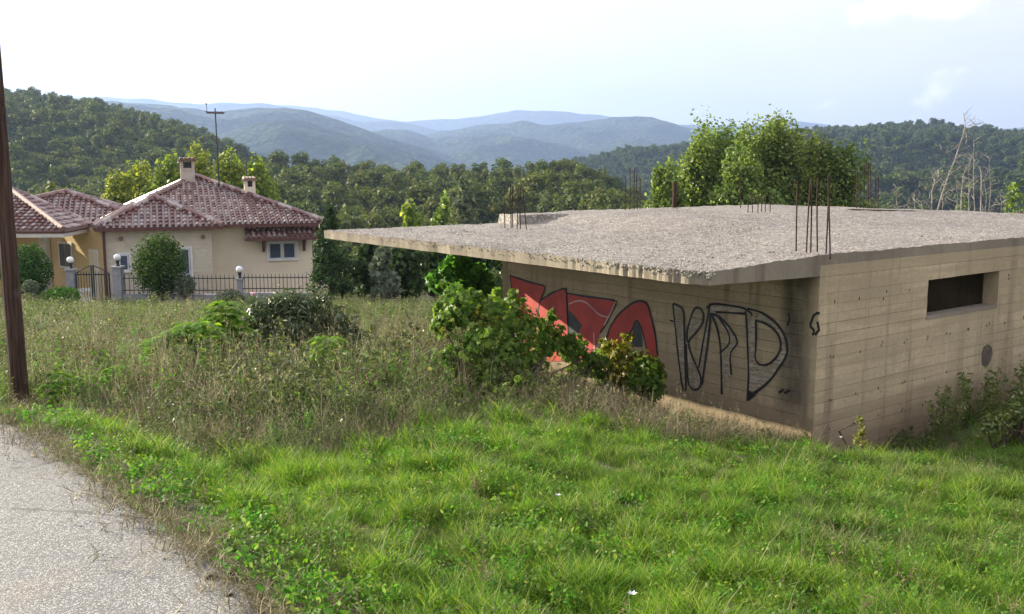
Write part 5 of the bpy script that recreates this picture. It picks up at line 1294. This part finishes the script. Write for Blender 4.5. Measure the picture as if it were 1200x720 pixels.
o = scatter('lawn_grass', np.stack([x, y, G(x, y) - .008], -1), rz(n, .14, rng), s3(s * (1 + .05 * y), s * (1 + .02 * y)), idx, 'lawn'); tag(o, 'bright green grass on the bank between road and concrete wall', 'grass')
x, y = fan(9500, 1.9, 12, p=1.7, rng=rng); ok = (road_dist(x, y) < -.04) & (rng.random(len(x)) < lawn_edge(x, y)) & ~in_build(x, y) & (waves(x, y, 1.9, 63) + .4 * rng.normal(size=len(x)) > .1)
x, y = x[ok], y[ok]; n = len(x); idx = np.where(waves(x, y, .8, 66) + .3 * rng.normal(size=n) > .35, 3, rng.integers(0, 3, n))
o = scatter('broad_leaved_weeds', np.stack([x, y, G(x, y) + .02], -1), rz(n, .2, rng), s3(rng.uniform(.45, .95, n)), idx, 'broad'); tag(o, 'broad leaved weeds and clover scattered through the lawn', 'weeds')
# rough field
x, y = fan(52000, 4.5, 44, p=1.45, rng=rng); k = x / y; lw = lawn_edge(x, y); e = road_dist(x, y)
ok = (e < -.25) & (rng.random(len(x)) > lw) & ~in_build(x, y, .1) & (y < np.where(x < -2.5, 31, 44))
x, y = x[ok], y[ok]; k = x / y; n = len(x)
gm = waves(x, y, .75, 70) * 1.1 + .3 * rng.normal(size=n); far_green = sstep(y, 17, 27) * .55
dryk = np.exp(-((k + .36) / .14) ** 2) * .25 * (y < 22) + .25 * ((k > -.14) & (k < .0) & (y < 20))
v = gm + dryk - far_green - .30
idx = np.where(v > .45, rng.choice([0, 2, 5, 6, 1, 7], n, p=[.26, .18, .10, .12, .24, .10]), np.where(v > -.1, rng.choice([0, 1, 4, 6, 3, 7], n, p=[.12, .38, .14, .06, .16, .14]), rng.choice([1, 3, 4, 7, 0], n, p=[.38, .32, .14, .11, .05])))
edge_h = .3 + .7 * sstep(y - lawn_lim(x, y), -.3, 3.2) * (.65 + .5 * np.clip(waves(x, y, 1.6, 75) + .5, 0, 1))
a_, b_ = bcoord(x, y); front = (a_ < -.0) & (a_ > -3.2) & (b_ > -1.5) & (b_ < 7)
s = rng.uniform(.4, 1.05, n) * edge_h * .85 * np.where(front, .6, 1)
s *= np.where(k > .45, .6, 1) * (1 + .5 * ((k > -.36) & (k < -.1) & (y > 8.6) & (y < 13.5)))
o = scatter('field_grass', np.stack([x, y, G(x, y) - .02], -1), rz(n, .12, rng), s3(s * (1.25 + .03 * y), s), idx, 'field'); tag(o, 'rough field of dry straw-coloured and green tall grass', 'grass')
# dead brush piled along the foot of the graffiti wall
n = 2500; b = rng.uniform(-.9, 5.9, n); a = -rng.uniform(.15, 3.4, n); a = np.where((b < 3.6) & (a > -.9), a - .9, a); P = BC[None, :] + a[:, None] * d1 + b[:, None] * d2; x, y = P[:, 0], P[:, 1]
s = rng.uniform(.5, 1.1, n) * np.interp(b, [-1, 1.5, 3.5, 6], [.6, .75, .95, 1.05]); a = np.where((b < 3.6) & (a > -.9), a - .9, a) * np.interp(-a, [0, .4, 2.3], [.7, .9, .9])
o = scatter('dry_brush', np.stack([x, y, G(x, y) - .02], -1), rz(n, .25, rng), s3(s * 1.1, s), rng.choice([0, 1, 2, 3, 4], n, p=[.34, .2, .12, .16, .18]), 'dry'); tag(o, 'tangled dry brush along the foot of the graffiti wall', 'brush')
# dry grass belt in front of the oleander and saplings
x, y = fan(1500, 7.0, 12.5, -.52, -.06, 1, rng); s = rng.uniform(.45, 1.0, len(x)) * (.4 + .6 * sstep(y - lawn_lim(x, y), .3, 2.5)); ok = (road_dist(x, y) < -.5) & (y > lawn_lim(x, y) + .4) & (waves(x, y, 2.1, 81) > -.05); x, y, s = x[ok], y[ok], s[ok]; n = len(x)
o = scatter('dry_grass', np.stack([x, y, G(x, y) - .02], -1), rz(n, .12, rng), s3(s), rng.choice([0, 2, 6, 7, 8], n, p=[.34, .30, .06, .15, .15]), 'field'); tag(o, 'belt of pale dry grass stalks in front of the oleander', 'grass')
# tall dry stalks and leafy weeds standing in clumps
source('tall', [blade_tuft(51, 13, .95, .0055, .16, .16, M['dry'], True, 4), blade_tuft(52, 10, .8, .005, .2, .35, M['dry'], True, 4), leafy_stalks(53, 8, .85, M['olive']), leafy_stalks(54, 7, .65, M['weed']), bramble(55, 16, .8, M['dry']), leafy_stalks(56, 9, .6, M['brown']), blade_tuft(57, 34, .5, .007, .16, .7, M['field'])])
x, y = fan(9000, 7.4, 26, -.60, .02, 1.2, rng); cl = waves(x, y, 1.25, 91) + .55 * waves(x, y, 3.3, 92) + .25 * rng.normal(size=len(x))
ok = (cl > .28) & (y > lawn_lim(x, y) + .7) & (road_dist(x, y) < -.7) & ~in_build(x, y, .3) & ~((bcoord(x, y)[0] > -2.9) & (bcoord(x, y)[1] < 6.5)); x, y = x[ok], y[ok]; n = len(x)
sel = waves(x, y, 1.9, 93) + .5 * rng.normal(size=n); idx = np.where(sel > .1, rng.choice([0, 1, 4, 6], n, p=[.42, .28, .14, .16]), rng.choice([2, 3, 5, 6], n, p=[.3, .28, .14, .28])); s = rng.uniform(.55, 1.0, n) * (.55 + .45 * sstep(y - lawn_lim(x, y), .7, 3)) * np.where(y > 14, .8, 1)
o = scatter('tall_weeds', np.stack([x, y, G(x, y) - .02], -1), rz(n, .1, rng), s3(s, s), idx, 'tall'); tag(o, 'clumps of tall dry stalks and leafy weeds across the field', 'weeds')
n = 760; b = rng.uniform(-.9, 6.2, n); a = -rng.uniform(1.0, 3.5, n); P = BC[None, :] + a[:, None] * d1 + b[:, None] * d2; x, y = P[:, 0], P[:, 1]; s = rng.uniform(.5, .95, n) * np.interp(b, [-.9, 1, 3, 6], [.62, .72, .95, .9])
o = scatter('wall_foot_weeds', np.stack([x, y, G(x, y) - .02], -1), rz(n, .2, rng), s3(s * 1.1, s), rng.choice([0, 1, 2, 4, 5, 6], n, p=[.16, .2, .1, .28, .16, .10]), 'tall'); tag(o, 'dry stalks and twigs standing before the graffiti wall', 'weeds')
n = 190; b = rng.uniform(.0, 4.6, n); a = -rng.uniform(.22, 1.2, n); P = BC[None, :] + a[:, None] * d1 + b[:, None] * d2; x, y = P[:, 0], P[:, 1]; s = rng.uniform(.3, .62, n)
o = scatter('wall_foot_twigs', np.stack([x, y, G(x, y) - .02], -1), rz(n, .25, rng), s3(s * 1.1, s), rng.choice([0, 2, 3, 4, 5], n, p=[.12, .22, .16, .34, .16]), 'tall'); tag(o, 'twigs and small weeds touching the foot of the graffiti wall', 'weeds')
# scattered single weeds and stalks on the lawn
x, y = fan(420, 2.6, 9.5, p=1.5, rng=rng); ok = (road_dist(x, y) < -.15) & ~in_build(x, y, 1); x, y = x[ok], y[ok]; n = len(x)
o = scatter('lawn_stalks', np.stack([x, y, G(x, y)], -1), rz(n, .15, rng), s3(rng.uniform(.22, .4, n)), rng.choice([1, 2, 3, 5], n, p=[.2, .3, .35, .15]), 'tall'); tag(o, 'single taller weeds and dry stalks scattered over the lawn', 'weeds')
n = 430; a = rng.uniform(1.6, 8.0, n); b = -rng.uniform(.12, 1.9, n) ** 1.2; P = BC[None, :] + a[:, None] * d1 + b[:, None] * d2; x, y = P[:, 0], P[:, 1]; s = rng.uniform(.5, 1.0, n) * np.interp(a, [1.6, 3.5, 6], [.45, .85, 1.15]) * np.interp(-b, [0, 2], [1, .6])
o = scatter('wall_side_weeds', np.stack([x, y, G(x, y) - .02], -1), rz(n, .14, rng), s3(s, s), rng.choice([1, 2, 3, 6], n, p=[.12, .3, .36, .22]), 'tall'); tag(o, 'wispy green weeds rising along the shaded side wall', 'weeds')
# litter along the road's edge
ep = []
for i in range(len(EP) - 1):
    m_ = int(np.linalg.norm(EP[i + 1] - EP[i]) * 90)
    for q in range(m_): ep.append(EP[i] + (EP[i + 1] - EP[i]) * rng.random() + np.array([-.72, -.69]) * rng.normal() * .08 * (1 + (rng.random() < .2) * 1.2))
ep = np.array(ep); ep = ep[ep[:, 1] > 1.5]; n = len(ep)
o = scatter('dry_litter', np.stack([ep[:, 0], ep[:, 1], np.maximum(G(ep[:, 0], ep[:, 1]), EYE - 1.6 - .045 * ep[:, 1]) + .004], -1), rz(n, .3, rng), s3(rng.uniform(.3, .8, n)), rng.integers(0, 2, n), 'litter'); tag(o, 'dry grass litter along the broken road edge', 'litter')
n = 700; q = ep[rng.integers(0, len(ep), n)] + rng.normal(size=(n, 2)) * .05
o = scatter('road_grit', np.stack([q[:, 0], q[:, 1], EYE - 1.6 - .045 * q[:, 1] + .004], -1), rz(n, .6, rng), s3(.004 + .012 * rng.random(n) ** 3), rng.integers(0, 3, n), 'stones'); tag(o, 'small stones and grit along the road edge', 'gravel')
# a dark clod on the road and a few pale flowers and scraps
for (u, v, s, lb) in ((262, 676, .05, 'dark clod of dirt lying on the asphalt edge'), (268, 698, .022, 'tiny dark clod nearer the bottom of the road')):
    p = road_pt(u, v); g = thing('dirt_clod', lb, 'clod', (p[0], p[1], EYE - 1.6 - .045 * p[1] + .002)); mb = MB()
    for k in range(7): mb.lathe([(0, 0), (s * .4, .0), (s * .45, s * .2), (s * .2, s * .38), (0, s * .4)], (random.uniform(-s, s), random.uniform(-s, s) * .6, 0), 6)
    mb.build('lump', mat('dark_dirt', (.03, .026, .022)), g)
for i, (u, v, Y) in enumerate([(741, 697, 3.35), (654, 581, 5.6), (985, 513, 8.9)]):
    p = at(u, v, Y); g = thing('white_flower', ['pale flower in the lawn at the bottom of the picture', 'white flower in the middle of the lawn', 'small white flower near the wall corner'][i], 'flower', tuple(p)); mb = MB()
    for k in range(6): t = k * PI / 3; mb.add([(0, 0, 0), (.012 * math.cos(t - .4), .012 * math.sin(t - .4), .006), (.02 * math.cos(t), .02 * math.sin(t), .01), (.012 * math.cos(t + .4), .012 * math.sin(t + .4), .006)], [(0, 1, 2, 3)])
    mb.build('petals', M['white_flower'], g); MB().tube([(0, 0, 0), (.01, 0, gz(p) - p.z - .02)], .0015, 4).build('stem', M['weed'], g)
p = at(297, 345, 14.0); g = thing('pink_blossom', 'pale pink blossom at the top of the oleander', 'flower', tuple(p)); MB().lathe([(0, -.03), (.035, -.02), (.045, .015), (.02, .03), (0, .03)], n=8).build('petals', M['pink_flower'], g)
MB().tube([(0, 0, -.04), (0.02, 0, -.5)], .006, 4).build('stem', M['weed'], g)
# fallen sticks
for i, (p0, p1, r_) in enumerate([((662, 488, 10.6), (688, 504, 10.2), .012), ((765, 519, 9.6), (812, 517, 9.7), .009), ((155, 399, 15.5), (187, 406, 15), .05)]):
    a, b = at(*p0), at(*p1); g = thing('dead_stick', ['pale broken stick leaning below the vine', 'thin pale stick lying before the dry brush', 'pale fallen plank in the left field'][i], 'stick', tuple(a)); m_ = (b - a) * .5 + Vector((0, 0, .02)); MB().tube([(0, 0, 0), tuple(m_), tuple(b - a)], [r_, r_ * .9, r_ * .5], 6).build('shaft', M['dead_wood'], g)

# ------------------------------------------------------------------ haze: the air of the valley
mb = MB().box(-7500, 7500, -500, 7600, -46, 540); 
m, nt, out = new_mat('haze'); pv = nt.nodes.new('ShaderNodeVolumePrincipled'); pv.inputs['Color'].default_value = (.44, .61, 1.0, 1); pv.inputs['Density'].default_value = .00019; pv.inputs['Anisotropy'].default_value = .35
nt.links.new(pv.outputs[0], out.inputs['Volume'])
o = mb.build('haze', m); tag(o, kind='stuff')
